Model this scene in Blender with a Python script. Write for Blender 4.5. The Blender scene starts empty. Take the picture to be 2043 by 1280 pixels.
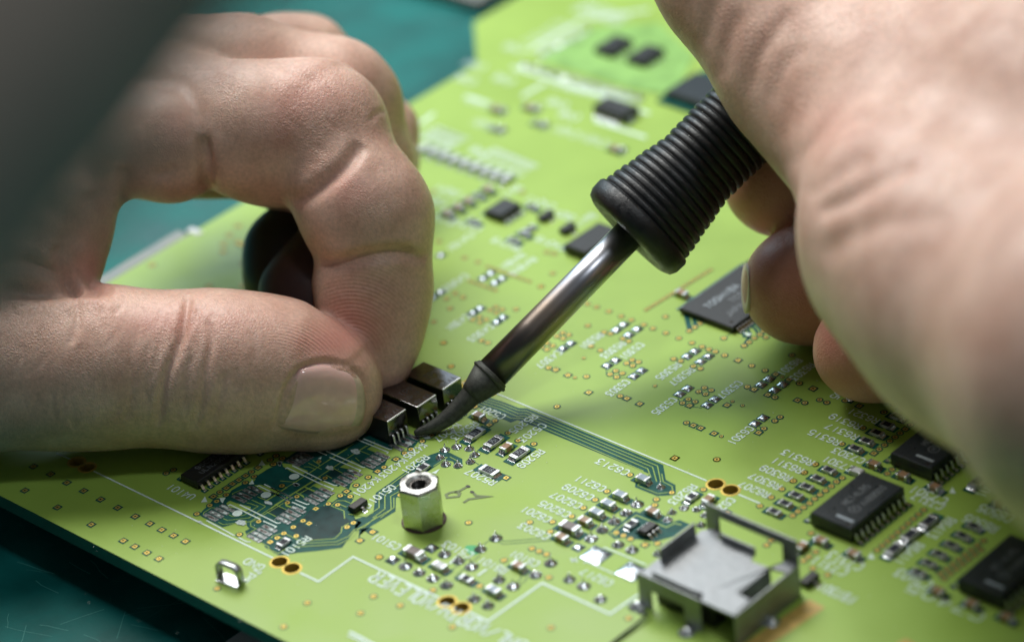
import bpy, bmesh, math, random
import numpy as np
from mathutils import Vector, Matrix
random.seed(7)
RNG = np.random.RandomState(5)
sc = bpy.context.scene
COL = sc.collection

# ------------------------------------------------------------------ camera
# world units while building: millimetres (everything is scaled to metres at the end);
# board plane z = 0, X runs to the lower right of the picture, Y to the upper right
W, H = 2043, 1280
FPX = 6340.44
DIST = 494.527
_a, _b, _c = 0.803783935, 1.01765373, -0.121499657
def _rz(t): return np.array([[math.cos(t), -math.sin(t), 0], [math.sin(t), math.cos(t), 0], [0, 0, 1.]])
_rx = np.array([[1, 0, 0], [0, math.cos(_b), -math.sin(_b)], [0, math.sin(_b), math.cos(_b)]])
CR = _rz(_a) @ _rx @ _rz(_c)
CC = -(CR @ np.array([(830 - W / 2) / FPX, -(868 - H / 2) / FPX, -1.])) * DIST
cam = bpy.data.cameras.new('camera')
cam_ob = bpy.data.objects.new('camera', cam)
COL.objects.link(cam_ob)
cam.sensor_width = 36
cam.lens = FPX * 36 / W
cam.clip_start = 0.01
cam.clip_end = 20
cam.dof.use_dof = True
cam.dof.focus_distance = (DIST - 7) * 0.001
cam.dof.aperture_fstop = cam.lens / 11.4
cam.dof.aperture_blades = 0
M = Matrix.Identity(4)
for i in range(3):
    for j in range(3):
        M[i][j] = CR[i, j]
    M[i][3] = CC[i] * 0.001
cam_ob.matrix_world = M
sc.camera = cam_ob

def P(px, py, z=0.0):
    """board-plane point (height z) seen at photo pixel px, py"""
    d = CR @ np.array([(px - W / 2) / FPX, -(py - H / 2) / FPX, -1.])
    t = (z - CC[2]) / d[2]
    q = CC + d * t
    return Vector((q[0], q[1], z))
def CAMPT(px, py, dd):
    """camera-space point at depth dd mm beyond the soldering point"""
    D = DIST + dd
    return np.array([(px - W / 2) / FPX * D, -(py - H / 2) / FPX * D, -D])
def K(px, py, dd):
    return Vector(CC + CR @ CAMPT(px, py, dd))
def proj(v):
    q = CR.T @ (np.array(v) - CC)
    return W / 2 + FPX * q[0] / -q[2], H / 2 - FPX * q[1] / -q[2]
ZONES = dict(A=(0, 860, 2.9186), B=(600, 680, 4), C=(700, 960, 3.405), D=(1200, 900, 3.368), E=(1500, 760, 2.462),
             F=(340, 840, 3.929), G=(1000, 560, 3.0955), I=(780, 0, 2.9086), O=(180, 380, 4.643), R=(1010, 930, 6.009),
             S=(1520, 760, 6.009), T=(1240, 980, 4.2675), U=(820, 340, 4.864), V=(380, 960, 7.854), W=(540, 870, 7.854),
             X=(820, 560, 4.864), Y=(1600, 980, 4.266))
def Zp(z, x, y):
    o = ZONES[z]
    return o[0] + x / o[2], o[1] + y / o[2]
def ZP(z, x, y, h=0.0):
    return P(*Zp(z, x, y), h)

# ------------------------------------------------------------------ light
world = bpy.data.worlds.new('World')
sc.world = world
world.use_nodes = True
bg = world.node_tree.nodes['Background']
bg.inputs[0].default_value = (0.74, 0.83, 0.88, 1)
bg.inputs[1].default_value = 0.07
FAR = Vector((-0.748, 0.664, 0)); RIGHT = Vector((0.664, 0.748, 0))
def area(name, pos, target, sx, sy, watt, col):
    l = bpy.data.lights.new(name, 'AREA')
    l.shape = 'RECTANGLE'; l.size = sx * .001; l.size_y = sy * .001
    l.energy = watt; l.color = col
    o = bpy.data.objects.new(name, l); COL.objects.link(o)
    o.location = pos * .001
    o.rotation_euler = (target - pos).to_track_quat('-Z', 'Y').to_euler()
    return o
area('bench_lamp', FAR * 275 - RIGHT * 60 + Vector((0, 0, 440)), Vector((-20, 20, 0)), 330, 230, 3.2, (1.0, .98, .93))
area('window_light', FAR * 1150 - RIGHT * 100 + Vector((0, 0, 800)), Vector((0, 0, 0)), 900, 420, 1.5, (.72, .88, 1.0))
area('side_window', FAR * 1150 - RIGHT * 400 + Vector((0, 0, 640)), Vector((-80, 10, 0)), 640, 460, 5.0, (.66, .88, 1.0))
area('ceiling_lamp', RIGHT * 190 - FAR * 260 + Vector((0, 0, 760)), Vector((0, 0, 0)), 80, 80, .9, (.90, .96, 1.0))
sc.view_settings.view_transform = 'Standard'
sc.view_settings.look = 'None'
sc.view_settings.exposure = 0.0
sc.view_settings.gamma = 1.0
sc.cycles.max_bounces = 6

# ------------------------------------------------------------------ materials
MATS = {}
def mat(name, col, rough=.5, metal=0., noise=None, bump=None, coat=0., sss=0., spec=None, mottle=None, emit=None):
    """noise = (scale per mm, strength) darkens/lightens colour; bump = (scale per mm, height mm)"""
    m = bpy.data.materials.new(name); m.use_nodes = True
    nt = m.node_tree; b = nt.nodes['Principled BSDF']
    b.inputs['Base Color'].default_value = (*col, 1)
    b.inputs['Roughness'].default_value = rough
    b.inputs['Metallic'].default_value = metal
    if spec is not None: b.inputs['Specular IOR Level'].default_value = spec
    if coat: b.inputs['Coat Weight'].default_value = coat; b.inputs['Coat Roughness'].default_value = .15
    if noise or bump or mottle:
        tc = nt.nodes.new('ShaderNodeTexCoord'); mp = nt.nodes.new('ShaderNodeMapping')
        mp.inputs['Scale'].default_value = (1000, 1000, 1000)
        nt.links.new(tc.outputs['Object'], mp.inputs[0])
    if noise:
        n = nt.nodes.new('ShaderNodeTexNoise'); n.inputs['Scale'].default_value = noise[0]; n.inputs['Detail'].default_value = 6
        nt.links.new(mp.outputs[0], n.inputs[0])
        r = nt.nodes.new('ShaderNodeMapRange')
        r.inputs[1].default_value = .3; r.inputs[2].default_value = .7
        r.inputs[3].default_value = 1 - noise[1]; r.inputs[4].default_value = 1 + noise[1]
        nt.links.new(n.outputs[0], r.inputs[0])
        mx = nt.nodes.new('ShaderNodeVectorMath'); mx.operation = 'SCALE'
        mx.inputs[0].default_value = col
        nt.links.new(r.outputs[0], mx.inputs['Scale'])
        nt.links.new(mx.outputs[0], b.inputs['Base Color'])
        r2 = nt.nodes.new('ShaderNodeMapRange')
        r2.inputs[1].default_value = .3; r2.inputs[2].default_value = .7
        r2.inputs[3].default_value = max(0.02, rough - .12); r2.inputs[4].default_value = min(1, rough + .12)
        nt.links.new(n.outputs[0], r2.inputs[0]); nt.links.new(r2.outputs[0], b.inputs['Roughness'])
    if bump:
        n = nt.nodes.new('ShaderNodeTexNoise'); n.inputs['Scale'].default_value = bump[0]; n.inputs['Detail'].default_value = 4
        nt.links.new(mp.outputs[0], n.inputs[0])
        bp = nt.nodes.new('ShaderNodeBump'); bp.inputs['Strength'].default_value = 1
        bp.inputs['Distance'].default_value = bump[1] * .001
        nt.links.new(n.outputs[0], bp.inputs['Height']); nt.links.new(bp.outputs[0], b.inputs['Normal'])
    MATS[name] = m
    return m
mat('green_mask', (.325, .50, .085), .42, noise=(.06, .07), spec=.4)
mat('dark_mask', (.008, .095, .082), .4, noise=(.6, .22), spec=.18)
mat('deep_mask', (.007, .045, .047), .4, noise=(.6, .3), spec=.18)
mat('board_edge', (.02, .16, .12), .5, noise=(1.5, .3))
mat('ink', (.74, .90, .84), .6, noise=(4, .1))
mat('dim_ink', (.34, .40, .45), .6, noise=(4, .15))
mat('grey_ink', (.16, .18, .20), .6)
mat('gold', (.60, .45, .10), .5, .55, noise=(5, .12))
mat('gold_plate', (.66, .45, .12), .5, .0, noise=(.8, .2))
mat('hole', (.012, .007, .004), .8)
mat('solder', (.88, .92, .96), .24, 1., noise=(3, .18), bump=(2.5, .06))
mat('pad_tin', (.52, .58, .63), .30, 1., noise=(2, .15), bump=(1.6, .05))
mat('residue', (.20, .22, .22), .45, .5, noise=(2.4, .9), bump=(4, .12))
mat('flux', (.55, .66, .64), .6, noise=(3, .3))
mat('rust', (.09, .055, .045), .6, .2, noise=(6, .5))
mat('tin_end', (.52, .55, .58), .34, .9, noise=(4, .12))
mat('ceramic_white', (.62, .66, .68), .5, noise=(4, .06))
mat('ceramic_brown', (.33, .20, .11), .38, noise=(3, .1))
mat('ceramic_grey', (.14, .11, .10), .34, noise=(3, .1))
mat('ceramic_blue', (.30, .38, .46), .3, noise=(3, .1))
mat('resistor_black', (.014, .018, .028), .55, spec=.25)
mat('plastic', (.012, .013, .015), .42, noise=(3, .25), bump=(6, .02))
mat('plastic_blue', (.014, .022, .028), .38, noise=(3, .2), bump=(6, .02))
mat('lead', (.86, .88, .90), .3, 1.)
mat('relay_steel', (.25, .24, .245), .12, 1., noise=(1.2, .12))
mat('relay_edge_highlight', (.92, .96, .96), .42, 1.)
mat('engraving', (.07, .065, .07), .5)
mat('nickel', (.50, .51, .49), .32, 1., noise=(.9, .16), bump=(1.4, .03))
mat('thread', (.18, .17, .16), .35, .9)
mat('shield_steel', (.27, .285, .30), .5, .6, noise=(.35, .18), bump=(.8, .05))
mat('rod_steel', (.22, .19, .18), .33, 1., bump=(3, .004))
mat('tip_dark', (.065, .07, .062), .58, .4, noise=(1.8, .35), bump=(5, .06))
mat('rubber', (.010, .011, .013), .46, noise=(1, .3), bump=(3, .05))
mat('bench_mat', (.003, .13, .12), .5, noise=(.08, .35), bump=(.5, .06), spec=.25)
mat('paper', (.75, .78, .82), .7)
mat('rail', (.22, .23, .215), .5, .3, noise=(.3, .2))
mat('marker', (.012, .014, .006), .5)
mat('marker_thin', (.13, .19, .055), .5)
mat('sleeve', (.66, .54, .46), .95, noise=(.3, .1))

# ------------------------------------------------------------------ mesh building
class MB:
    def __init__(s): s.v = []; s.f = []; s.m = []; s.mats = []
    def mi(s, name):
        if name not in s.mats: s.mats.append(name)
        return s.mats.index(name)
    def add(s, vs, fs, m):
        o = len(s.v); k = s.mi(m)
        s.v += [tuple(x) for x in vs]
        for f in fs: s.f.append(tuple(o + i for i in f)); s.m.append(k)
    def poly(s, pts, z, m):
        """flat polygon from 2-D points, turned to face up"""
        pts = [(p[0], p[1]) for p in pts]
        ar = sum(pts[i - 1][0] * pts[i][1] - pts[i][0] * pts[i - 1][1] for i in range(len(pts)))
        if ar < 0: pts = pts[::-1]
        s.add([(x, y, z) for x, y in pts], [tuple(range(len(pts)))], m)
    def disc(s, x, y, z, r, m, n=16, sq=False):
        if sq: pts = [(x - r, y - r), (x + r, y - r), (x + r, y + r), (x - r, y + r)]
        else: pts = [(x + r * math.cos(2 * math.pi * i / n), y + r * math.sin(2 * math.pi * i / n)) for i in range(n)]
        s.poly(pts, z, m)
    def box(s, x, y, z, lx, ly, lz, m, c=0.0):
        """box centred on x, y with bottom z and edges chamfered by c"""
        if c <= 0:
            a, b = lx / 2, ly / 2
            vs = [(x + i * a, y + j * b, z + k * lz) for k in (0, 1) for j in (-1, 1) for i in (-1, 1)]
            s.add(vs, [(0, 2, 3, 1), (4, 5, 7, 6), (0, 1, 5, 4), (2, 6, 7, 3), (0, 4, 6, 2), (1, 3, 7, 5)], m); return
        bm = bmesh.new(); bmesh.ops.create_cube(bm, size=1)
        for v in bm.verts: v.co = Vector((x + v.co.x * lx, y + v.co.y * ly, z + (v.co.z + .5) * lz))
        bmesh.ops.bevel(bm, geom=bm.edges[:], offset=c, segments=2, profile=.5, affect='EDGES')
        bm.verts.index_update()
        s.add([v.co[:] for v in bm.verts], [tuple(v.index for v in f.verts) for f in bm.faces], m); bm.free()
    def lathe(s, prof, m, n=32, frame=None, cap=True, wob=0):
        """prof = [(r, z)]; frame = Matrix"""
        vs = []; fs = []
        for r, z in prof:
            for i in range(n):
                a = 2 * math.pi * i / n
                rr = r * (1 + wob * math.sin(3 * a + z * 5))
                p = Vector((rr * math.cos(a), rr * math.sin(a), z))
                vs.append((frame @ p) if frame else p)
        for k in range(len(prof) - 1):
            for i in range(n):
                j = (i + 1) % n
                fs.append((k * n + i, k * n + j, (k + 1) * n + j, (k + 1) * n + i))
        if cap:
            fs.append(tuple(range(n))[::-1]); fs.append(tuple((len(prof) - 1) * n + i for i in range(n)))
        s.add(vs, fs, m)
    def tube(s, pts, rs, m, n=12, flat=1.0):
        pts = [Vector(p) for p in pts]; vs = []; fs = []
        up = Vector((0, 0, 1)); prev = None
        for k, p in enumerate(pts):
            t = (pts[min(k + 1, len(pts) - 1)] - pts[max(k - 1, 0)]).normalized()
            if prev is None:
                a = t.cross(up)
                if a.length < .1: a = t.cross(Vector((0, 1, 0)))
                a.normalize()
            else: a = (prev - t * prev.dot(t)).normalized()
            prev = a; b = t.cross(a)
            r = rs[k] if hasattr(rs, '__len__') else rs
            for i in range(n):
                q = 2 * math.pi * i / n
                vs.append(p + a * (r * math.cos(q)) + b * (r * flat * math.sin(q)))
        for k in range(len(pts) - 1):
            for i in range(n):
                j = (i + 1) % n
                fs.append((k * n + i, k * n + j, (k + 1) * n + j, (k + 1) * n + i))
        fs.append(tuple(range(n))[::-1]); fs.append(tuple((len(pts) - 1) * n + i for i in range(n)))
        s.add(vs, fs, m)
    def strip(s, pts, w, z, m):
        """flat polyline of width w"""
        pts = [Vector((p[0], p[1])) for p in pts]
        L = []; Rr = []
        for k, p in enumerate(pts):
            d0 = (p - pts[k - 1]).normalized() if k else (pts[1] - p).normalized()
            d1 = (pts[k + 1] - p).normalized() if k < len(pts) - 1 else d0
            t = (d0 + d1)
            t = t.normalized() if t.length > .05 else d1
            nrm = Vector((-t.y, t.x)); c = max(.45, nrm.dot(Vector((-d1.y, d1.x))))
            L.append(p + nrm * (w / 2 / c)); Rr.append(p - nrm * (w / 2 / c))
        vs = [(q.x, q.y, z) for q in L] + [(q.x, q.y, z) for q in Rr]; n = len(pts)
        s.add(vs, [(k + n, k + 1 + n, k + 1, k) for k in range(n - 1)], m)
    def mesh(s, name, smooth=False):
        me = bpy.data.meshes.new(name)
        me.from_pydata(s.v, [], s.f)
        for k in s.mats: me.materials.append(MATS[k])
        me.polygons.foreach_set('material_index', s.m)
        if smooth: me.polygons.foreach_set('use_smooth', [True] * len(me.polygons))
        me.update()
        return me
    def build(s, name, parent=None, smooth=False, loc=None, rz=0, label=None):
        return place(s.mesh(name, smooth), name, parent, loc, rz, label)
def place(me, name, parent=None, loc=None, rz=0, label=None):
    o = bpy.data.objects.new(name, me); COL.objects.link(o)
    if parent is not None: o.parent = parent
    if loc is not None: o.location = loc
    o.rotation_euler = (0, 0, rz)
    if label: o['label'] = label
    return o
def tag(o, label=None, cat=None, group=None, kind=None):
    if label: o['label'] = label
    if cat: o['category'] = cat
    if group: o['group'] = group
    if kind: o['kind'] = kind
    return o
def autosmooth(me, ang=35):
    me.polygons.foreach_set('use_smooth', [True] * len(me.polygons))
    bm = bmesh.new(); bm.from_mesh(me)
    for e in bm.edges:
        if len(e.link_faces) == 2 and e.calc_face_angle(0) > math.radians(ang): e.smooth = False
    bm.to_mesh(me); bm.free()

# stroke lettering, 4 wide x 6 high
GL = {
 '0': [[(1, 0), (0, 1.5), (0, 4.5), (1, 6), (3, 6), (4, 4.5), (4, 1.5), (3, 0), (1, 0)]],
 '1': [[(2, 0), (2, 6), (1.2, 5.2)]],
 '2': [[(0, 5), (1, 6), (3, 6), (4, 5), (4, 3.8), (0, 0), (4, 0)]],
 '3': [[(0, 6), (4, 6), (1.8, 3.6), (3, 3.5), (4, 2.5), (4, 1), (3, 0), (1, 0), (0, 1)]],
 '4': [[(3, 0), (3, 6), (0, 1.8), (4, 1.8)]],
 '5': [[(4, 6), (.4, 6), (0, 3.4), (1, 3.8), (3, 3.8), (4, 2.8), (4, 1), (3, 0), (1, 0), (0, 1)]],
 '6': [[(4, 5), (3, 6), (1, 6), (0, 4.5), (0, 1), (1, 0), (3, 0), (4, 1), (4, 2.4), (3, 3.4), (1, 3.4), (0, 2.4)]],
 '7': [[(0, 6), (4, 6), (1.5, 0)]],
 '8': [[(1, 3.2), (0, 4.2), (0, 5.2), (1, 6), (3, 6), (4, 5.2), (4, 4.2), (3, 3.2), (1, 3.2), (0, 2.2), (0, 1), (1, 0), (3, 0), (4, 1), (4, 2.2), (3, 3.2)]],
 '9': [[(0, 1), (1, 0), (3, 0), (4, 1.5), (4, 5), (3, 6), (1, 6), (0, 5), (0, 3.6), (1, 2.6), (3, 2.6), (4, 3.6)]],
 'A': [[(0, 0), (2, 6), (4, 0)], [(.7, 2), (3.3, 2)]],
 'B': [[(0, 0), (0, 6), (3, 6), (4, 5.2), (4, 4), (3, 3.2), (0, 3.2)], [(3, 3.2), (4, 2.2), (4, 1), (3, 0), (0, 0)]],
 'C': [[(4, 5), (3, 6), (1, 6), (0, 4.8), (0, 1.2), (1, 0), (3, 0), (4, 1)]],
 'D': [[(0, 0), (0, 6), (2.6, 6), (4, 4.6), (4, 1.4), (2.6, 0), (0, 0)]],
 'E': [[(4, 6), (0, 6), (0, 0), (4, 0)], [(0, 3.2), (3, 3.2)]],
 'F': [[(4, 6), (0, 6), (0, 0)], [(0, 3.2), (3, 3.2)]],
 'G': [[(4, 5), (3, 6), (1, 6), (0, 4.8), (0, 1.2), (1, 0), (3, 0), (4, 1), (4, 2.8), (2.4, 2.8)]],
 'H': [[(0, 0), (0, 6)], [(4, 0), (4, 6)], [(0, 3), (4, 3)]],
 'I': [[(2, 0), (2, 6)]],
 'J': [[(4, 6), (4, 1.2), (3, 0), (1, 0), (0, 1)]],
 'K': [[(0, 0), (0, 6)], [(4, 6), (0, 2.4)], [(1.3, 3.6), (4, 0)]],
 'L': [[(0, 6), (0, 0), (4, 0)]],
 'M': [[(0, 0), (0, 6), (2, 2.5), (4, 6), (4, 0)]],
 'N': [[(0, 0), (0, 6), (4, 0), (4, 6)]],
 'O': [[(1, 0), (0, 1.2), (0, 4.8), (1, 6), (3, 6), (4, 4.8), (4, 1.2), (3, 0), (1, 0)]],
 'P': [[(0, 0), (0, 6), (3, 6), (4, 5), (4, 3.8), (3, 2.8), (0, 2.8)]],
 'Q': [[(1, 0), (0, 1.2), (0, 4.8), (1, 6), (3, 6), (4, 4.8), (4, 1.2), (3, 0), (1, 0)], [(2.4, 1.8), (4.2, -.4)]],
 'R': [[(0, 0), (0, 6), (3, 6), (4, 5), (4, 4), (3, 3), (0, 3)], [(2, 3), (4, 0)]],
 'S': [[(4, 5), (3, 6), (1, 6), (0, 5), (0, 4), (1, 3.2), (3, 2.8), (4, 2), (4, 1), (3, 0), (1, 0), (0, 1)]],
 'T': [[(0, 6), (4, 6)], [(2, 6), (2, 0)]],
 'U': [[(0, 6), (0, 1.2), (1, 0), (3, 0), (4, 1.2), (4, 6)]],
 'V': [[(0, 6), (2, 0), (4, 6)]],
 'W': [[(0, 6), (1, 0), (2, 4), (3, 0), (4, 6)]],
 'X': [[(0, 0), (4, 6)], [(0, 6), (4, 0)]],
 'Y': [[(0, 6), (2, 3), (4, 6)], [(2, 3), (2, 0)]],
 'Z': [[(0, 6), (4, 6), (0, 0), (4, 0)]],
 '/': [[(0, 0), (4, 6)]], '+': [[(2, 1), (2, 5)], [(0, 3), (4, 3)]], '-': [[(0.5, 3), (3.5, 3)]], '.': [[(1.8, 0), (2.2, 0.3)]], ' ': [],
}
def letters(mb, s, a, d, h, adv, w, z, m):
    """a = start of the centre line, d = unit writing direction (2-D), h = letter height, adv = advance"""
    a = Vector(a[:2]); d = Vector(d); u = Vector((-d.y, d.x)); gw = adv * .68
    for k, ch in enumerate(s):
        o = a + d * (adv * k) - u * (h / 2)
        for st in GL.get(ch, []):
            mb.strip([o + d * (p[0] / 4 * gw) + u * (p[1] / 6 * h) for p in st], w, z + .0012 * (k % 2), m)

mat('finger_cot', (.007, .005, .006), .42)
mat('finger_cot_brown', (.035, .014, .012), .5)
mat('dust', (.7, .75, .7), .8)

# ------------------------------------------------------------------ bench mat (setting)
mb = MB()
mz = -11.0
mb.add([(-900, -900, mz), (900, -900, mz), (900, 1300, mz), (-900, 1300, mz)], [(0, 1, 2, 3)], 'bench_mat')
mat_ob = mb.build('bench_surface')
tag(mat_ob, 'dark teal green scratched bench mat under the circuit board', kind='structure')
mb = MB()
for k in range(46):
    if k < 26: c = P(random.uniform(0, 430), random.uniform(1090, 1290), mz)
    else: c = P(random.uniform(560, 960), random.uniform(-20, 200), mz)
    a = random.choice([.3, .55, -.6, 1.1]) + random.uniform(-.4, .4); L = random.uniform(1, 9)
    pts = [(c.x + math.cos(a) * t * L + random.uniform(-.1, .1), c.y + math.sin(a) * t * L + random.uniform(-.15, .15)) for t in (0, .3, .6, 1)]
    mb.strip(pts, random.uniform(.05, .16), mz + .03, 'scratch' if 'scratch' in MATS else 'bench_mat')
mat('scratch', (.06, .30, .27), .6)
MATS_SCR = MATS['scratch']
o = mb.build('scratches', mat_ob); o.data.materials.clear(); o.data.materials.append(MATS_SCR); o['kind'] = 'stuff'

# ------------------------------------------------------------------ board
outl = [(-77.5, -48.6), (235, -48.6), (235, 245)]
n1 = P(945, 44.7); n0 = P(950, 127)
outl += [(n1.x, 245), (n1.x, n1.y), (-77.5, n0.y)]
BIG = [Zp('A', 1628, 760), Zp('A', 1700, 797), Zp('C', 655, 815), Zp('C', 750, 858), Zp('D', 768, 220), Zp('D', 868, 260),
       Zp('A', 447, 178), Zp('A', 508, 210), Zp('X', 575, 1000), Zp('X', 770, 1070)]
cu = bpy.data.curves.new('board_outline', 'CURVE'); cu.dimensions = '2D'; cu.fill_mode = 'BOTH'
def spl(pts):
    s = cu.splines.new('POLY'); s.points.add(len(pts) - 1)
    for k, p in enumerate(pts): s.points[k].co = (p[0], p[1], 0, 1)
    s.use_cyclic_u = True
spl(outl)
BR = 1.2
for px, py in BIG:
    c = P(px, py); spl([(c.x + BR * math.cos(t * math.pi / 12), c.y + BR * math.sin(t * math.pi / 12)) for t in range(24)])
cu.extrude = 1.2
co = bpy.data.objects.new('tmp', cu); COL.objects.link(co)
bpy.context.view_layer.update()
me = bpy.data.meshes.new_from_object(co.evaluated_get(bpy.context.evaluated_depsgraph_get()))
bpy.data.objects.remove(co)
me.materials.clear(); me.materials.append(MATS['green_mask']); me.materials.append(MATS['board_edge'])
for v in me.vertices: v.co.z -= 1.2
for p in me.polygons: p.material_index = 0 if p.normal.z > .5 else 1
board = place(me, 'circuit_board')
tag(board, 'lime green circuit board with white lettering and many small soldered parts', 'circuit board')
mb = MB()
for px, py in BIG:
    pass
def part(mb, name, **k):
    return mb.build(name, board, **k)
for px, py in BIG:
    c = P(px, py); b = MB()
    b.disc(0, 0, 0.018, 1.55, 'dark_mask', 28)
    b.f.pop(); b.m.pop(); b.v = []
    prof = [(1.56, .012), (1.50, .016), (1.48, .06), (1.42, .08), (1.22, .08), (1.16, .02), (1.15, -2.3)]
    b.lathe(prof, 'gold', 28, cap=False)
    b.lathe([(1.14, -1.3), (.01, -1.31)], 'hole', 16, cap=False)
    part(b, 'plated_hole', loc=(c.x, c.y, 0), smooth=False)

# ---- dark (copper-free) zones, islands and traces
Z1, Z2, Z3 = .018, .030, .042
def poly(zone, pts, z, m, name, label=None):
    b = MB(); b.poly([ZP(zone, *p) if isinstance(p[0], (int, float)) else ZP(p[0], *p[1]) for p in pts], z, m)
    return part(b, name, label=label)
poly('F', [(225, 730), (262, 690), (300, 655), (345, 600), (420, 610), (455, 575), (480, 540), (560, 495), (640, 490), (690, 420), (760, 375), (815, 350),
           (870, 330), (905, 290), (985, 240), (1080, 225), (1180, 150), (1400, 95), (1730, 100), (1850, 120), (1950, 150), (1900, 215), (1760, 180),
           (1700, 300), (1650, 405), (1590, 385), (1500, 350), (1440, 420), (1400, 530), (1330, 500), (1280, 560), (1200, 660), (1180, 700), (1260, 640),
           (1330, 590), (1390, 575), (1440, 600), (1410, 650), (1450, 770), (1500, 790), (1440, 860), (1345, 990), (1150, 1015),
           (1000, 1030), (850, 1052), (740, 985), (735, 965), (600, 895), (585, 860), (620, 840), (600, 820), (595, 775),
           (410, 830), (330, 790), (250, 750)], Z1, 'dark_mask', 'bare_area', 'dark green copper-free area with fine traces')
poly('F', [(1000, 800), (1100, 690), (1230, 655), (1340, 710), (1360, 740), (1420, 790), (1350, 830), (1320, 880), (1260, 915), (1100, 930), (1010, 890), (930, 850)], Z2, 'deep_mask', 'bare_area')
poly('W', [(430, 860), (560, 800), (700, 860), (620, 930)], Z2, 'deep_mask', 'bare_area')
poly('W', [(860, 600), (1000, 510), (1130, 580), (1000, 650)], Z2, 'deep_mask', 'bare_area')
poly('V', [(1200, 460), (1350, 380), (1500, 440), (1480, 500), (1330, 540)], Z2, 'deep_mask', 'bare_area')
for z, pts in (('W', [(645, 770), (800, 690), (1175, 835), (1100, 900), (1020, 880), (740, 810)]),
               ('W', [(1085, 485), (1270, 375), (1610, 560), (1560, 600), (1450, 590), (1200, 510)]),
               ('W', [(1510, 200), (1640, 125), (2040, 260), (2042, 300), (1880, 340), (1620, 245)]),
               ('V', [(560, 340), (620, 300), (720, 340), (950, 400), (930, 440), (860, 470), (740, 430), (600, 400)]),
               ('V', [(1000, 60), (1100, 50), (1400, 140), (1330, 185), (1160, 170)]),
               ('W', [(180, 420), (350, 440), (590, 545), (500, 600), (330, 560), (190, 470)])):
    poly(z, pts, Z2, 'green_mask', 'copper_island')
poly('F', [(1480, 920), (1500, 850), (1450, 860), (1440, 770), (1590, 720), (1610, 560), (1850, 390), (1975, 290), ('B', (1040, 905)), ('B', (1100, 885)),
           ('B', (1190, 890)), ('B', (1290, 940)), ('B', (1292, 1010)), ('B', (1240, 1020)), ('B', (1215, 960)), ('B', (1150, 950)), ('B', (960, 1075)),
           ('B', (850, 1150)), (1850, 545), (1768, 600), (1765, 705), (1560, 830), (1640, 865), (1600, 885), (1480, 850), (1475, 900), (1520, 940), (1480, 955)], Z1, 'dark_mask', 'bare_area')
def bus(pa, name='bare_area', w=None, z=Z1, m='dark_mask'):
    b = MB(); b.strip([ZP(*q) if len(q) == 3 else P(*q) for q in pa], w, z, m); return part(b, name)
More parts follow.
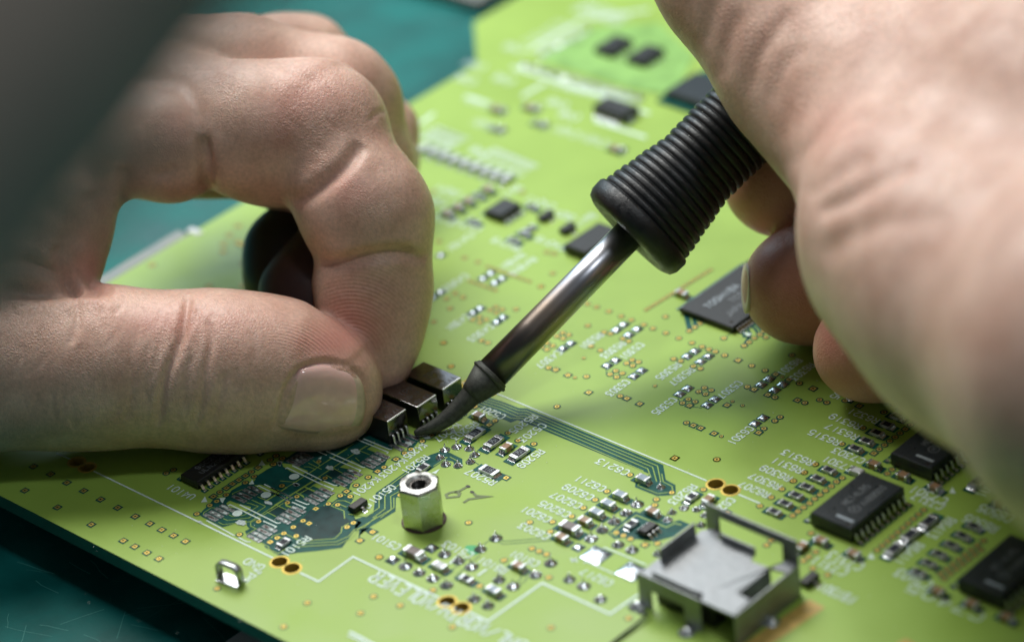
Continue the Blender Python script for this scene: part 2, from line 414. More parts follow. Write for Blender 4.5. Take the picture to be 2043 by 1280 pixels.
# the five-line bus running down right from the relays
cl = [('G', -150, 740), ('G', 50, 810), ('G', 110, 830), ('G', 160, 823), ('G', 900, 1130), ('G', 950, 1160)]
b = MB()
b.poly([ZP('G', *p) for p in [(-180, 690), (0, 743), (110, 785), (160, 787), (1000, 1135), (1010, 1190), ('x', 0)][:6]] +
       [ZP('D', *p) for p in [(415, 90), (432, 190), (497, 225), (500, 275), (455, 295), (375, 300), (225, 240), (228, 205), (300, 200), (320, 150), (0, 18)]] +
       [ZP('G', *p) for p in [(120, 865), (100, 860), (60, 875), (0, 850), (-180, 760)]], Z1, 'dark_mask')
part(b, 'bare_area', label='dark green band carrying the parallel traces')
TR = [
 ('G', [(-180, 705), (0, 758), (105, 800), (155, 803), (965, 1142), (985, 1240)], .15), ('G', [(-180, 720), (0, 775), (105, 820), (150, 818), (935, 1150), (960, 1240)], .15),
 ('G', [(-180, 735), (0, 795), (100, 838), (145, 835), (905, 1160), (925, 1215)], .15), ('G', [(-180, 750), (0, 820), (60, 848), (130, 850), (875, 1172), (880, 1190)], .15),
 ('D', [(405, 150), (415, 205), (475, 235), (480, 272), (380, 285), (245, 230), (250, 215), (290, 225)], .15),
 ('V', [(200, 520), (210, 490), (330, 410), (430, 420)], .13), ('V', [(660, 210), (665, 190), (800, 130), (880, 130)], .13),
 ('V', [(440, 640), (515, 675), (940, 630), (1320, 380), (2042, -70)], .13), ('V', [(510, 580), (580, 610), (920, 570), (1180, 390)], .13),
 ('V', [(600, 520), (660, 550), (840, 530), (1060, 390), (930, 345), (880, 335)], .13), ('V', [(960, 290), (1170, 385)], .13),
 ('V', [(1050, 240), (1200, 300), (1400, 180)], .13), ('V', [(1190, 300), (1510, 100), (1440, 70)], .13),
 ('V', [(940, 640), (945, 700), (1030, 740), (880, 830)], .13), ('V', [(1110, 960), (1220, 1020), (1240, 1070), (1380, 1130), (1500, 1050)], .13),
 ('V', [(950, 640), (2042, 0)], .13), ('V', [(1200, 480), (1340, 550)], .13), ('V', [(1340, 370), (1500, 440)], .13),
 ('V', [(1660, 180), (1760, 220), (1780, 260)], .13), ('V', [(1780, 90), (1940, 160)], .13),
 ('V', [(1270, 890), (1280, 860), (1400, 820), (1480, 815), (1760, 950)], .13), ('V', [(1390, 870), (1450, 890)], .13),
 ('W', [(0, 1140), (900, 540), (1400, 220), (1640, 80)], .13), ('W', [(60, 1080), (1000, 480), (1500, 150)], .13), ('W', [(0, 960), (700, 520), (600, 480), (520, 480)], .13),
 ('W', [(150, 700), (390, 720), (900, 380), (1300, 120)], .13), ('W', [(590, 420), (800, 520)], .13), ('W', [(660, 380), (780, 460), (940, 360), (1200, 200)], .13),
 ('W', [(980, 500), (1130, 580)], .13), ('W', [(870, 610), (960, 660)], .13), ('W', [(530, 790), (700, 860)], .13), ('W', [(400, 880), (510, 950)], .13),
 ('W', [(1400, 230), (1550, 290)], .13), ('W', [(1330, 340), (1390, 390)], .13), ('W', [(240, 1050), (250, 1090), (320, 1110)], .3),
 ('W', [(950, 1090), (1040, 1010), (1160, 1010), (1280, 1060)], .14), ('W', [(950, 1090), (1150, 1170), (1160, 1290)], .14), ('W', [(1090, 1070), (1190, 1110)], .14),
 ('W', [(1240, 940), (1330, 1000)], .14), ('W', [(1220, 1220), (1500, 1260), (1700, 1120), (1700, 900), (2042, 640), (2400, 400)], .15),
 ('W', [(1600, 1280), (1790, 1140), (1790, 920), (2042, 740), (2420, 470)], .15), ('W', [(1720, 1280), (1890, 1150), (1880, 940), (2042, 850)], .15),
 ('F', [(1090, 935), (1290, 920), (1340, 870), (1345, 830), (1400, 800)], .15), ('F', [(1000, 960), (1300, 945), (1400, 900), (1440, 850), (1520, 830), (1620, 745)], .15),
 ('F', [(970, 985), (1320, 965), (1420, 915), (1480, 840), (1690, 715), (1752, 680), (1752, 600)], .15),
 ('B', [(1110, 930), (1170, 930), (1060, 1000)], .15), ('B', [(1190, 925), (1255, 960), (1260, 985)], .15)]
b = MB()
for i, (z, pts, w) in enumerate(TR):
    t = MB(); t.strip([ZP(z, *p) for p in pts], w, Z3 + .0006 * i, 'green_mask'); part(t, 'trace')
# thin dark outlines of traces in the green area
for z, pts in (('C', [(1020, 395), (1040, 405), (1370, 380)]), ('C', [(1010, 415), (1035, 425), (1370, 400)]), ('C', [(840, 490), (600, 660)]), ('C', [(880, 500), (700, 650)]),
               ('C', [(940, 400), (900, 430)]), ('C', [(1155, 620), (1155, 660), (1120, 690)]), ('C', [(1195, 645), (1190, 670), (1140, 705)]),
               ('B', [(1440, 845), (1390, 900)]), ('B', [(1290, 800), (1250, 840)]), ('B', [(1390, 965), (1420, 985)]), ('G', [(650, 540), (650, 580)]), ('G', [(1090, 725), (1110, 755)]),
               ('G', [(1130, 725), (1120, 750)]), ('G', [(1165, 775), (1240, 785)]), ('G', [(715, 600), (790, 598)]), ('G', [(1565, 895), (1582, 930)]), ('G', [(1590, 895), (1615, 915)]),
               ('G', [(1375, 355), (1440, 312)]), ('C', [(1320, 265), (1370, 275)])):
    t = MB(); t.strip([ZP(z, *p) for p in pts], .14, Z1 + .004, 'dark_mask'); part(t, 'trace')
# fan-out traces at the flat memory chip
for z, pts, w in (('G', [(1495, 300), (1500, 345), (1570, 355)], .5), ('G', [(1540, 270), (1570, 300), (1590, 330)], .5), ('G', [(1515, 285), (1540, 330), (1500, 395)], .5),
                  ('G', [(1560, 255), (1600, 300), (1620, 330)], .5), ('G', [(1140, 200), (1165, 300)], .9), ('G', [(1190, 225), (1200, 285)], .7), ('G', [(1230, 240), (1230, 265)], .5)):
    t = MB(); t.strip([ZP(z, *p) for p in pts], w, Z1 + .006, 'dark_mask'); part(t, 'trace')
# small sensor circuit by the shield: dark loop with a green line in it
t = MB(); t.poly([ZP('R', *p) for p in [(1210, 800), (1550, 535), (1940, 680), (2080, 640), (2200, 690), (2000, 840), (1780, 900), (1560, 870), (1400, 850), (1300, 870)]], Z1, 'dark_mask'); part(t, 'bare_area')
t = MB(); t.strip([ZP('R', *p) for p in [(1330, 840), (1250, 805), (1560, 585), (1920, 730), (2020, 680), (2100, 700)]], .22, Z3, 'green_mask'); part(t, 'trace')

# ---- plated vias
via_px = []
def vias(zone, s, sq=False, r=.40):
    for p in s: via_px.append((*Zp(zone, *p), sq, r))
vias('A', [(145, 345), (390, 300), (335, 443), (487, 347), (586, 397), (686, 445), (788, 496), (873, 538), (942, 574), (1011, 607), (1080, 641), (532, 543), (718, 637), (785, 671), (856, 707), (926, 742), (295, 250), (195, 205),
           (1243, 380), (1319, 331), (1354, 307), (1392, 284), (1430, 260), (1503, 213)], True)
vias('A', [(1265, 915), (1790, 998), (1652, 1137), (968, 245), (1281, 355), (1465, 237), (1429, 300), (1481, 265), (1318, 371), (1262, 408), (1222, 432), (1147, 481), (1394, 601), (1594, 193), (1574, 167), (1607, 143), (1646, 158), (1640, 318), (1010, 225)])
vias('V', [(1070, 630), (1520, 335), (1668, 240), (1765, 618), (1612, 717), (1465, 815), (1360, 885), (1658, 855)])
vias('V', [(1860, 660), (1250, 950), (1965, 430)], True)
vias('W', [(855, 657), (755, 400), (180, 778), (905, 1060), (1050, 1075), (1245, 945), (1095, 932), (1340, 770), (1530, 643), (1775, 487), (2030, 920), (40, 440), (85, 308), (182, 350)])
vias('W', [(1190, 865), (1675, 550), (1965, 360)], True)
vias('F', [(1435, 797), (1385, 830), (1975, 158), (1885, 220), (1835, 250), (1635, 1065)]); vias('F', [(1585, 868), (1485, 935)], True)
vias('B', [(1090, 722), (1185, 660), (1300, 585), (1550, 638), (1655, 735), (1735, 795), (1860, 822), (1200, 205), (1140, 15)]); vias('B', [(1045, 755), (1255, 617), (1390, 525), (1505, 670), (1640, 1092)], True)
vias('C', [(800, 280), (1215, 278), (1370, 275), (1355, 342), (1500, 238), (1580, 180), (1660, 125), (1740, 68), (1230, 455), (1280, 475), (1330, 495), (1040, 535), (195, 515), (558, 738), (875, 710), (1345, 652), (155, 780), (335, 842), (65, 893), (690, 988), (1360, 992), (1888, 928)])
vias('R', [(1485, 103), (1800, 397), (1780, 465), (1985, 315), (1320, 795), (1405, 830), (1490, 870), (1815, 925)]); vias('R', [(1665, 940)], True)
vias('D', [(685, 257), (775, 55), (1065, 368), (1140, 310), (1212, 254), (1290, 200), (1362, 143), (1438, 87), (1285, 432), (1320, 405), (1357, 378), (1397, 350), (1432, 320), (1468, 292), (1505, 265), (1543, 235), (1580, 205), (1617, 180), (1140, 600), (1110, 630), (1408, 550), (1440, 675), (1393, 710), (1358, 735), (1420, 785), (1520, 830)])
vias('D', [(493, 46), (845, 410)], True)
vias('S', [(157, 197), (515, 262), (693, 226), (779, 258), (998, 236), (1495, 248), (1583, 280), (1462, 374), (1212, 563), (960, 755), (640, 998), (508, 1095), (372, 1195), (1905, 433), (1842, 482), (1783, 528), (1657, 625), (1597, 673), (1533, 720), (1470, 769), (1406, 818), (1562, 1060), (1505, 1110), (450, 30)])
vias('S', [(75, 165), (618, 95), (427, 230), (1168, 300), (1720, 577), (1343, 867)], True)
vias('G', [(345, 777), (735, 712), (293, 538), (527, 592), (1145, 877), (1622, 913), (1690, 865), (1722, 842), (1332, 1103), (1547, 525), (1630, 555), (1842, 633), (1520, 655), (775, 510), (808, 490), (848, 502), (812, 525), (672, 578), (707, 556), (748, 572), (713, 595), (1220, 685), (1255, 661), (1297, 676), (1262, 700),
           (1120, 755), (1155, 732), (1197, 747), (635, 318), (675, 328), (750, 358), (788, 374), (1015, 222), (937, 295), (1017, 323), (1097, 355), (1178, 384), (1240, 408), (1282, 424), (1322, 438), (1380, 461), (1065, 483), (1108, 496), (1187, 528), (1230, 543), (1795, 460), (1375, 355), (880, 272), (803, 243),
           (742, 220), (665, 190), (590, 163), (533, 143), (535, 278), (555, 405), (613, 430), (345, 343), (378, 322), (417, 335), (382, 357), (283, 386), (318, 402), (282, 425), (248, 408), (1808, 362), (1860, 348), (1500, 402), (1530, 380), (1563, 355), (1597, 333), (1635, 350), (1622, 312), (1162, 310), (1195, 288), (1228, 265)])
vias('G', [(540, 690), (776, 727), (855, 760), (337, 550), (412, 583), (1187, 893), (1232, 910), (1315, 943), (1395, 768), (1590, 938), (1072, 1095), (1463, 492), (1695, 578), (1778, 610), (1925, 665), (1562, 672), (1163, 771)], True)
vias('G', [(950, 650), (455, 598), (510, 478), (1360, 960), (1428, 745), (1490, 770), (1735, 595)], False, .26)
vias('X', [(390, 830), (317, 603), (685, 583), (745, 603), (220, 400), (380, 270), (110, 355), (1020, 278), (345, 177), (505, 162), (430, 125), (1265, 55), (770, 285), (825, 255), (885, 280), (830, 310), (600, 380), (665, 355), (730, 378), (670, 405)])
vias('G', [(895 + 21 * i, 180 - 13 * i) for i in range(20)], False, .3)
vias('U', [(570 + 42 * i, 1075 + 15 * i) for i in range(7)] + [(745 + 45 * i, 935 + 16 * i) for i in range(10)], False, .3)
vias('U', [(1375, 1000), (1260, 1130), (650, 890), (520, 850), (1320, 795), (1390, 810), (210, 210), (1080, 210), (270, 690)])
vias('O', [(575, 692), (1100, 888), (1410, 882), (1300, 935), (1235, 500), (1232, 570), (1415, 680), (1365, 480), (1400, 500), (1440, 515), (1290, 415), (1370, 330)], False, .5)
vias('Y', [(640 + 44 * i, 500 - 38 * i) for i in range(10)] + [(1180 + 52 * i, 700 - 40 * i) for i in range(8)] + [(1210 + 52 * i, 740 - 40 * i) for i in range(7)])
def via_mesh(sq, r):
    b = MB()
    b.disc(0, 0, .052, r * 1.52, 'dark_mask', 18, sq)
    n = 4 if sq else 18
    k = 1.30 if sq else 1.0
    fr = Matrix.Rotation(math.pi / 4, 4, 'Z') if sq else None
    b.lathe([(r * k * 1.02, .054), (r * k, .078), (r * .5 * k, .082)], 'gold', n, frame=fr, cap=False)
    b.f.append(tuple(range(len(b.v) - n, len(b.v)))); b.m.append(b.mi('gold'))
    b.disc(0, 0, .088, r * .40, 'hole', 12)
    return b
cache = {}
via_px.sort(key=lambda v: (v[1] < 120, -v[1]))
rest = MB()
for i, (x, y, sq, r) in enumerate(via_px):
    c = P(x, y); k = (sq, r)
    if k not in cache: cache[k] = (via_mesh(sq, r), via_mesh(sq, r).mesh('via'))
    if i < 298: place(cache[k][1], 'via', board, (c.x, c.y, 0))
    else:
        src = cache[k][0]
        for f, m in zip(src.f, src.m):
            rest.add([(src.v[j][0] + c.x, src.v[j][1] + c.y, src.v[j][2]) for j in f], [tuple(range(len(f)))], src.mats[m])
if rest.v: part(rest, 'via')['kind'] = 'stuff'

# ---- white printing
def line(z, pts, w=.28, lab=None):
    b = MB(); b.strip([ZP(z, *p) for p in pts], w, .062, 'ink'); return part(b, 'printed_line')
line('G', [(-360, 590), (0, 708), (1270, 1235)], .26); line('D', [(920, 290), (1065, 350)], .3)
line('A', [(330, 130), (415, 165)], .22)
line('A', [(545, 232), (1590, 738)], .3)
b = MB(); b.strip([ZP('A', 1748, 824), ZP('A', 1855, 875), ZP('C', 15, 512), ZP('C', 600, 790)], .36, .062, 'ink'); part(b, 'printed_line')
line('C', [(800, 885), (930, 950), (1300, 690), (1760, 900), (1950, 770)], .42)
line('V', [(250, 610), (690, 850)], .22); line('V', [(750, 875), (880, 945), (945, 950)], .22)
for z, pts in (('V', [(590, 385), (620, 365), (1095, 595)]), ('V', [(770, 365), (1360, 655), (1415, 650)]), ('V', [(1040, 85), (1070, 70), (1545, 300)]), ('V', [(1155, 45), (1605, 265)]),
               ('V', [(1590, 325), (1800, 415), (1765, 435)]), ('V', [(1645, 290), (1820, 360), (1865, 355)]), ('V', [(1140, 620), (1345, 710), (1315, 730)]),
               ('W', [(230, 510), (260, 495), (820, 765)]), ('W', [(340, 460), (800, 690)]), ('W', [(0, 800), (345, 975)]), ('W', [(0, 865), (285, 1010)]),
               ('W', [(830, 765), (980, 825), (955, 845)]), ('W', [(830, 700), (1000, 770), (1045, 768)]), ('W', [(730, 235), (880, 300)]), ('W', [(925, 330), (1410, 535), (1390, 560)]),
               ('W', [(870, 235), (1440, 485), (1480, 487)]), ('W', [(1350, 50), (1840, 250), (1825, 275)]), ('W', [(1450, 40), (1860, 205), (1905, 205)]),
               ('R', [(1150, 985), (1190, 975), (1680, 1180)]), ('R', [(930, 1160), (960, 1140), (1300, 1290)]), ('W', [(1500, 1110), (1545, 1130), (1575, 1085), (1530, 1060)])):
    line(z, pts, .24)
line('C', [(-10, 1020), (60, 1055), (140, 1100), (250, 1150)], .5); line('C', [(-20, 1045), (60, 1080), (100, 1120)], .3)
line('Q' if 'Q' in ZONES else 'C', [(670, 560), (720, 510)], .4); line('C', [(860, 640), (925, 595)], .4)
def shape(z, pts, m='ink', name='printed_mark'):
    b = MB(); b.poly([ZP(z, *p) for p in pts], .062, m); return part(b, name)
for z, pts in (('V', [(165, 330), (265, 322), (228, 232)]), ('V', [(455, 262), (553, 255), (505, 340), (480, 320)]), ('W', [(95, 400), (182, 395), (150, 475), (130, 465)]),
               ('W', [(740, 355), (800, 320), (790, 360)]), ('A', [(1505, 200), (1545, 198), (1525, 168)]), ('A', [(1448, 310), (1480, 308), (1470, 282)]), ('A', [(1612, 180), (1642, 178), (1630, 205)]),
               ('B', [(1045, 1052), (1080, 1060), (1112, 1020)]), ('G', [(1490, 318), (1550, 328), (1525, 345)]), ('Y', [(560, 570), (620, 575), (590, 520)]), ('E', [(970, 550), (1003, 552), (985, 520)])):
    shape(z, pts)
for z, x, y, r in (('V', 1183, 213, .80), ('W', 370, 633, .80), ('V', 735, 500, .78)):
    b = MB(); c = ZP(z, x, y); b.disc(c.x, c.y, .063, r, 'ink', 24); part(b, 'printed_mark')
b = MB(); c = ZP('R', 810, 1120); letters(b, '+', (c.x + .8, c.y), (-1, 0), 1.8, 2.2, .3, .062, 'ink'); part(b, 'lettering')
def T(s, z, a, e, h=1.35, w=.23, z2=None, m='ink', zz=.066):
    A = ZP(z, *a); B = ZP(z2 or z, *e)
    dx, dy = B.x - A.x, B.y - A.y
    d = (math.copysign(1, dx), 0) if abs(dx) > abs(dy) else (0, math.copysign(1, dy))
    L = abs(dx) if d[0] else abs(dy)
    n = len(s); adv = L / (n - .32)
    b = MB()
    c = (A.x, (A.y + B.y) / 2) if d[0] else ((A.x + B.x) / 2, A.y)
    letters(b, s, c, d, h, adv, w, zz, m)
    return part(b, 'lettering')
T('U4101', 'A', (1128, 385), (980, 322)); T('GND', 'A', (1528, 798), (1430, 752), 1.4); T('TP5', 'A', (1520, 815), (1400, 865) , 1.4)
T('R5101', 'V', (1860, 885), (1440, 1145)); T('K4201', 'W', (1690, 670), (1310, 915)); T('K4203', 'F', (1850, 310), (1640, 425)); T('K4205', 'F', (1990, 185), (1850, 285))
T('K4207', 'B', (1265, 670), (1080, 790)); T('R5203', 'B', (1400, 655), (1215, 780)); T('R5201', 'B', (1010, 925), (815, 1045)); T('Q5101', 'W', (1935, 790), (1560, 1020))
T('C5201', 'B', (1625, 605), (1430, 540)); T('R5205', 'B', (1875, 600), (1680, 725)); T('C5203', 'B', (1945, 670), (1750, 795)); T('R5209', 'B', (1930, 880), (1740, 1000)); T('R5207', 'B', (1555, 1130), (1325, 1045))
T('C5101', 'C', (330, 445), (150, 375)); T('C5103', 'C', (825, 500), (630, 425)); T('R6101', 'C', (1060, 605), (870, 535)); T('C6101', 'C', (1275, 560), (1085, 490)); T('C6217', 'C', (1775, 690), (1565, 615))
T('C6213', 'R', (1455, 80), (1100, -65)); T('C6211', 'R', (1175, 275), (840, 140)); T('C6209', 'R', (1035, 375), (690, 245)); T('C6207', 'R', (895, 475), (545, 345)); T('C6205', 'R', (755, 580), (405, 445)); T('C6201', 'R', (525, 640), (195, 510)); T('C6203', 'R', (510, 845), (165, 710))
T('R6203', 'D', (630, 235), (460, 345)); T('C6219', 'D', (875, 320), (745, 430)); T('R6207', 'D', (1130, 290), (925, 225)); T('R6307', 'D', (1205, 235), (995, 170)); T('R6309', 'D', (1275, 180), (1070, 115)); T('R6311', 'D', (1350, 130), (1150, 60)); T('R6313', 'D', (1425, 75), (1215, 10))
T('R6315', 'S', (935, 740), (570, 615)); T('R6317', 'S', (1150, 670), (775, 545)); T('R6319', 'S', (1185, 545), (820, 425)); T('R6321', 'S', (1395, 480), (1045, 360)); T('C7303', 'S', (1220, 960), (860, 830)); T('C7301', 'S', (1085, 1055), (745, 930)); T('R6305', 'S', (1110, 20), (845, 200))
T('R5305', 'G', (1105, 520), (960, 600)); T('R5307', 'G', (1185, 550), (1045, 635)); T('C5303', 'G', (790, 625), (650, 700)); T('C5301', 'G', (875, 395), (735, 475)); T('R5303', 'G', (765, 390), (615, 465)); T('R5301', 'G', (625, 335), (485, 410)); T('C4307', 'G', (365, 440), (225, 530))
T('C5305', 'G', (1080, 735), (935, 815)); T('C5307', 'G', (1480, 630), (1345, 715)); T('C6301', 'G', (1550, 910), (1405, 1000)); T('R6301', 'G', (1845, 490), (1715, 575)); T('R6303', 'G', (1930, 520), (1790, 605))
T('C4301', 'X', (560, 345), (345, 470)); T('C4303', 'X', (790, 440), (565, 575)); T('C4203', 'U', (540, 1020), (320, 1160)); T('R4301', 'U', (1090, 820), (870, 950)); T('R4303', 'U', (1200, 860), (970, 1000)); T('C4101', 'U', (590, 630), (355, 770)); T('C4215', 'U', (1480, 760), (1230, 660)); T('R4215', 'U', (1050, 770), (800, 670))
for a, e in (((660, 580), (400, 480)), ((420, 510), (170, 420)), ((320, 330), (90, 240)), ((450, 240), (250, 160)), ((1370, 360), (1130, 270)), ((1560, 470), (1400, 400))): T('C4211', 'U', a, e, 1.8)
for a, e in (((1050, 160), (900, 250)), ((1760, 430), (1600, 540))): T('R411', 'U', a, e, 1.7)
T('V/5HL/WORTH/WOLEVER', 'C', (1330, 1160), (120, 665), 2.5, .36)
T('C7313', 'E', (540, 915), (380, 850), 1.7); T('C7311', 'E', (465, 940), (300, 875), 1.7); T('C7301', 'E', (955, 590), (780, 530), 1.7); T('C7317', 'E', (935, 620), (800, 560), 1.7); T('FB7301', 'E', (500, 1075), (335, 1005), 1.7)
T('R6413', 'E', (990, 680), (870, 760), 1.7); T('R6411', 'E', (825, 800), (710, 890), 1.7); T('R6501', 'E', (1215, 480), (1110, 560), 1.7); T('C6505', 'E', (1275, 680), (1120, 620), 1.7); T('R6505', 'E', (1190, 740), (1060, 660), 1.7)
T('C7403', 'E', (880, 1000), (710, 940), 1.7); T('C7405', 'E', (1130, 1165), (770, 1010), 1.7)
for a, e in (((560, 610), (430, 570)), ((590, 740), (480, 700)), ((1080, 790), (950, 740)), ((1240, 840), (1110, 790)), ((500, 420), (460, 340))): T('C401', 'I', a, e, 2.0)
for k in range(7): T('R40%d' % k, 'I', (280 + k * 26, 740 + k * 10), (160 + k * 26, 800 + k * 10), 1.6, .2)
for k in range(8): T('R41%d' % k, 'I', (600 + k * 32, 860 + k * 13), (520 + k * 32, 930 + k * 13), 1.6, .2)
for k in range(5): T('C42%d' % k, 'I', (960 + k * 50, 60 + k * 18 + 60), (800 + k * 26, 260 + k * 6), 1.6, .2)
for k in range(7): T('C43%d' % k, 'I', (1060 + k * 60, 520 + k * 14), (940 + k * 60, 480 + k * 14), 1.6, .2)
# thick gold strips printed along the lower right
b = MB(); b.strip([ZP('Y', 130, 950), ZP('Y', -560, 1420)], 3.0, .03, 'gold_plate'); part(b, 'gold_strip')
b = MB(); b.strip([ZP('Y', 950, 1285), ZP('Y', 700, 1450)], 3.0, .03, 'gold_plate'); part(b, 'gold_strip')
# felt-pen scribble
b = MB()
for pts, w in (([(1330, 1160), (1270, 1195), (1190, 1210), (1160, 1225), (1170, 1250), (1260, 1240), (1270, 1215), (1230, 1205)], .46), ([(1380, 1215), (1400, 1235), (1520, 1240), (1430, 1250), (1340, 1262), (1300, 1290)], .46)):
    b.strip([ZP('B', *p) for p in pts], w, .067, 'marker_thin')
for x, y, r in ((1335, 1160, .42), (1368, 1205, .40)):
    c = ZP('B', x, y); b.poly([(c.x + r * 1.0 * math.cos(t / 2) , c.y + r * .7 * math.sin(t / 2)) for t in range(12)], .07, 'marker')
part(b, 'pen_mark', label='hand written black felt pen scribble')
b = MB(); c = ZP('C', 830, 462); b.poly([(c.x + 1.5 * math.cos(t / 2), c.y + 1.1 * math.sin(t / 2) + .2 * math.sin(t)) for t in range(12)], .05, 'dark_mask'); part(b, 'stain')
mat('green_stain', (.03, .42, .14), .5); bpy.data.objects['stain'].data.materials[0] = MATS['green_stain']

# ---- empty relay footprints: rows of four long tinned pads with old solder
def pads(z, a, e, n=4, lx=2.9, ly=.78):
    A = ZP(z, *a); B = ZP(z, *e)
    for k in range(n):
        c = A.lerp(B, k / (n - 1)); b = MB()
        m = 10
        pts = []
        for i in range(m): pts.append((-lx / 2 + lx * i / (m - 1), ly / 2 + random.uniform(-.05, .03)))
        for i in range(m): pts.append((lx / 2 - lx * i / (m - 1), -ly / 2 + random.uniform(-.03, .05)))
        b.poly(pts, .07, 'residue')
        for q in range(2):
            cx = random.uniform(-.9, .9); r = random.uniform(.18, .32)
            b.poly([(cx + r * 1.7 * math.cos(t * .7) * random.uniform(.7, 1.2), r * .8 * math.sin(t * .7) * random.uniform(.7, 1.2)) for t in range(9)], .09 + .01 * q, random.choice(['rust', 'rust', 'flux', 'thread']))
        b.box(lx / 2 - .12, 0, .05, .22, ly * .9, .07, 'tin_end', .02)
        part(b, 'solder_pad', loc=(c.x, A.lerp(B, k / (n - 1)).y, 0))
for z, a, e in (('V', (320, 565), (575, 420)), ('V', (765, 275), (1015, 125)), ('V', (1000, 895), (1240, 740)), ('V', (1455, 610), (1690, 445)), ('W', (640, 1020), (880, 860)), ('W', (1085, 735), (1320, 570)),
                ('W', (1525, 450), (1750, 300)), ('B', (765, 850), (890, 765)), ('W', (360, 420), (560, 300))): pads(z, a, e)
# flux smears
for z, x, y, r in (('V', 1225, 340, .8), ('W', 920, 500, 1.0), ('W', 1330, 240, 1.1), ('V', 790, 650, 1.1), ('W', 400, 760, .7), ('V', 1650, 60, .6), ('V', 150, 640, .6)):
    c = ZP(z, x, y); b = MB()
    b.poly([(c.x + r * random.uniform(.6, 1.1) * math.cos(t * .42), c.y + .6 * r * random.uniform(.6, 1.1) * math.sin(t * .42)) for t in range(15)], .10, 'flux'); part(b, 'flux_smear')

# ---- surface-mount parts
def tin(b, x, s, ly, h, ext=.55, m='solder'):
    """solder fillet rising from the board to the end of a part; s = +1 / -1"""
    vs = []; fs = []; n = 5; k = 6
    for i in range(n + 1):
        t = i / n
        xx = x + s * ext * t; zz = h * .75 * (1 - t) ** 1.9 + .02; hw = ly / 2 * (1.0 - .18 * t)
        for j in range(k + 1):
            u = -1 + 2 * j / k
            vs.append((xx, u * hw, max(.02, zz * (1 - .25 * u * u))))
    for i in range(n):
        for j in range(k):
            q = (i * (k + 1) + j, (i + 1) * (k + 1) + j, (i + 1) * (k + 1) + j + 1, i * (k + 1) + j + 1)
            fs.append(q if s > 0 else q[::-1])
    b.add(vs, fs, m)
def chip_meshes(kind, lx, ly, h, body, marks=None):
    out = []
    b = MB()
    b.box(0, 0, .1, lx * .62, ly * .97, h - .03, body, .03)
    if kind == 'res':
        b = MB(); b.box(0, 0, .1, lx * .62, ly * .97, h - .05, 'ceramic_white', .03); b.box(0, 0, .1 + h - .06, lx * .60, ly * .84, .05, 'resistor_black', .015)
    out.append(('body', b.mesh('chip_body')))
    t = MB(); e = lx * .21
    for s in (1, -1): t.box(s * (lx / 2 - e / 2), 0, .07, e, ly, h + .03, 'tin_end', .05)
    out.append(('end_cap', t.mesh('end_cap')))
    f = MB()
    for s in (1, -1):
        f.disc(s * (lx / 2 + .1), 0, .055, ly * .62, 'dark_mask', sq=True); tin(f, s * lx / 2, s, ly, h)
    fm = f.mesh('solder_fillet', True); out.append(('solder_fillet', fm))
    if marks:
        g = MB(); letters(g, marks, (-lx * .19, 0), (1, 0), ly * .5, lx * .14, .075, .1 + h + .0, 'dim_ink'); out.append(('lettering', g.mesh('lettering')))
    return out
CM = {
 'r1206': chip_meshes('res', 3.1, 1.6, .55, 'resistor_black'),
 'r911': chip_meshes('res', 3.2, 1.65, .55, 'resistor_black', '911'), 'r751': chip_meshes('res', 3.2, 1.65, .55, 'resistor_black', '751'),
 'r0603': chip_meshes('res', 2.0, 1.25, .5, 'resistor_black'),
 'c_blue': chip_meshes('cap', 2.1, 1.3, .9, 'ceramic_blue'), 'c_brown': chip_meshes('cap', 2.0, 1.25, .85, 'ceramic_brown'), 'c_grey': chip_meshes('cap', 3.2, 1.6, 1.1, 'ceramic_grey'),
 'c_white': chip_meshes('cap', 2.2, 1.3, .8, 'ceramic_white')}
NM = dict(r='chip_resistor', c='chip_capacitor')
def chip(kind, z, x, y, vert=False, flip=False, label=None):
    c = ZP(z, x, y, .5); c.z = 0
    ms = CM[kind]; rz = (math.pi / 2 if vert else 0) + (math.pi if flip else 0) + random.uniform(-.03, .03)
    root = place(ms[0][1], NM[kind[0]], board, c, rz, label)
    for nm, me_ in ms[1:]: place(me_, nm, root)
    return root
chip('r911', 'B', 1390, 735, True, label='black chip resistor marked 911'); chip('r751', 'B', 1540, 800, True, label='black chip resistor marked 751'); chip('r751', 'B', 1745, 890, True); chip('r911', 'B', 1505, 1030, False, True)
chip('c_brown', 'B', 1420, 600, label='small brown chip capacitor'); chip('c_brown', 'B', 1640, 850, True); chip('r0603', 'B', 975, 1005, True); chip('r0603', 'V', 1455, 945, True)
chip('c_grey', 'C', 430, 490); chip('c_white', 'C', 605, 575); chip('r0603', 'C', 785, 655); chip('c_brown', 'C', 1140, 575); chip('c_blue', 'C', 970, 742)
for x, y in ((1370, 350), (1225, 455), (1085, 560), (1640, 155)): chip('c_blue', 'R', x, y, label='pale blue grey chip capacitor')
chip('c_brown', 'R', 945, 655); chip('c_grey', 'R', 765, 745, label='large dark brown chip capacitor'); chip('c_brown', 'R', 665, 855); chip('c_brown', 'R', 1755, 545)
chip('r0603', 'D', 608, 300, True); chip('c_brown', 'D', 720, 325, True)
for x, y in ((1160, 400), (1235, 345), (1308, 290), (1380, 233), (1455, 178), (1530, 120)): chip('r0603', 'D', x, y)
for x, y in ((1125, 800), (1255, 710), (1380, 612), (1500, 515), (1620, 415), (1745, 320)): chip('r0603', 'S', x, y)
chip('c_brown', 'S', 1345, 1000); chip('c_brown', 'S', 1695, 1135); chip('c_white', 'S', 1140, 1085); chip('c_white', 'S', 1110, 150, True)
for x, y in ((340, 783), (500, 848), (900, 522), (915, 1032), (1080, 1095), (1250, 1160), (1220, 605)): chip('c_brown', 'E', x, y)
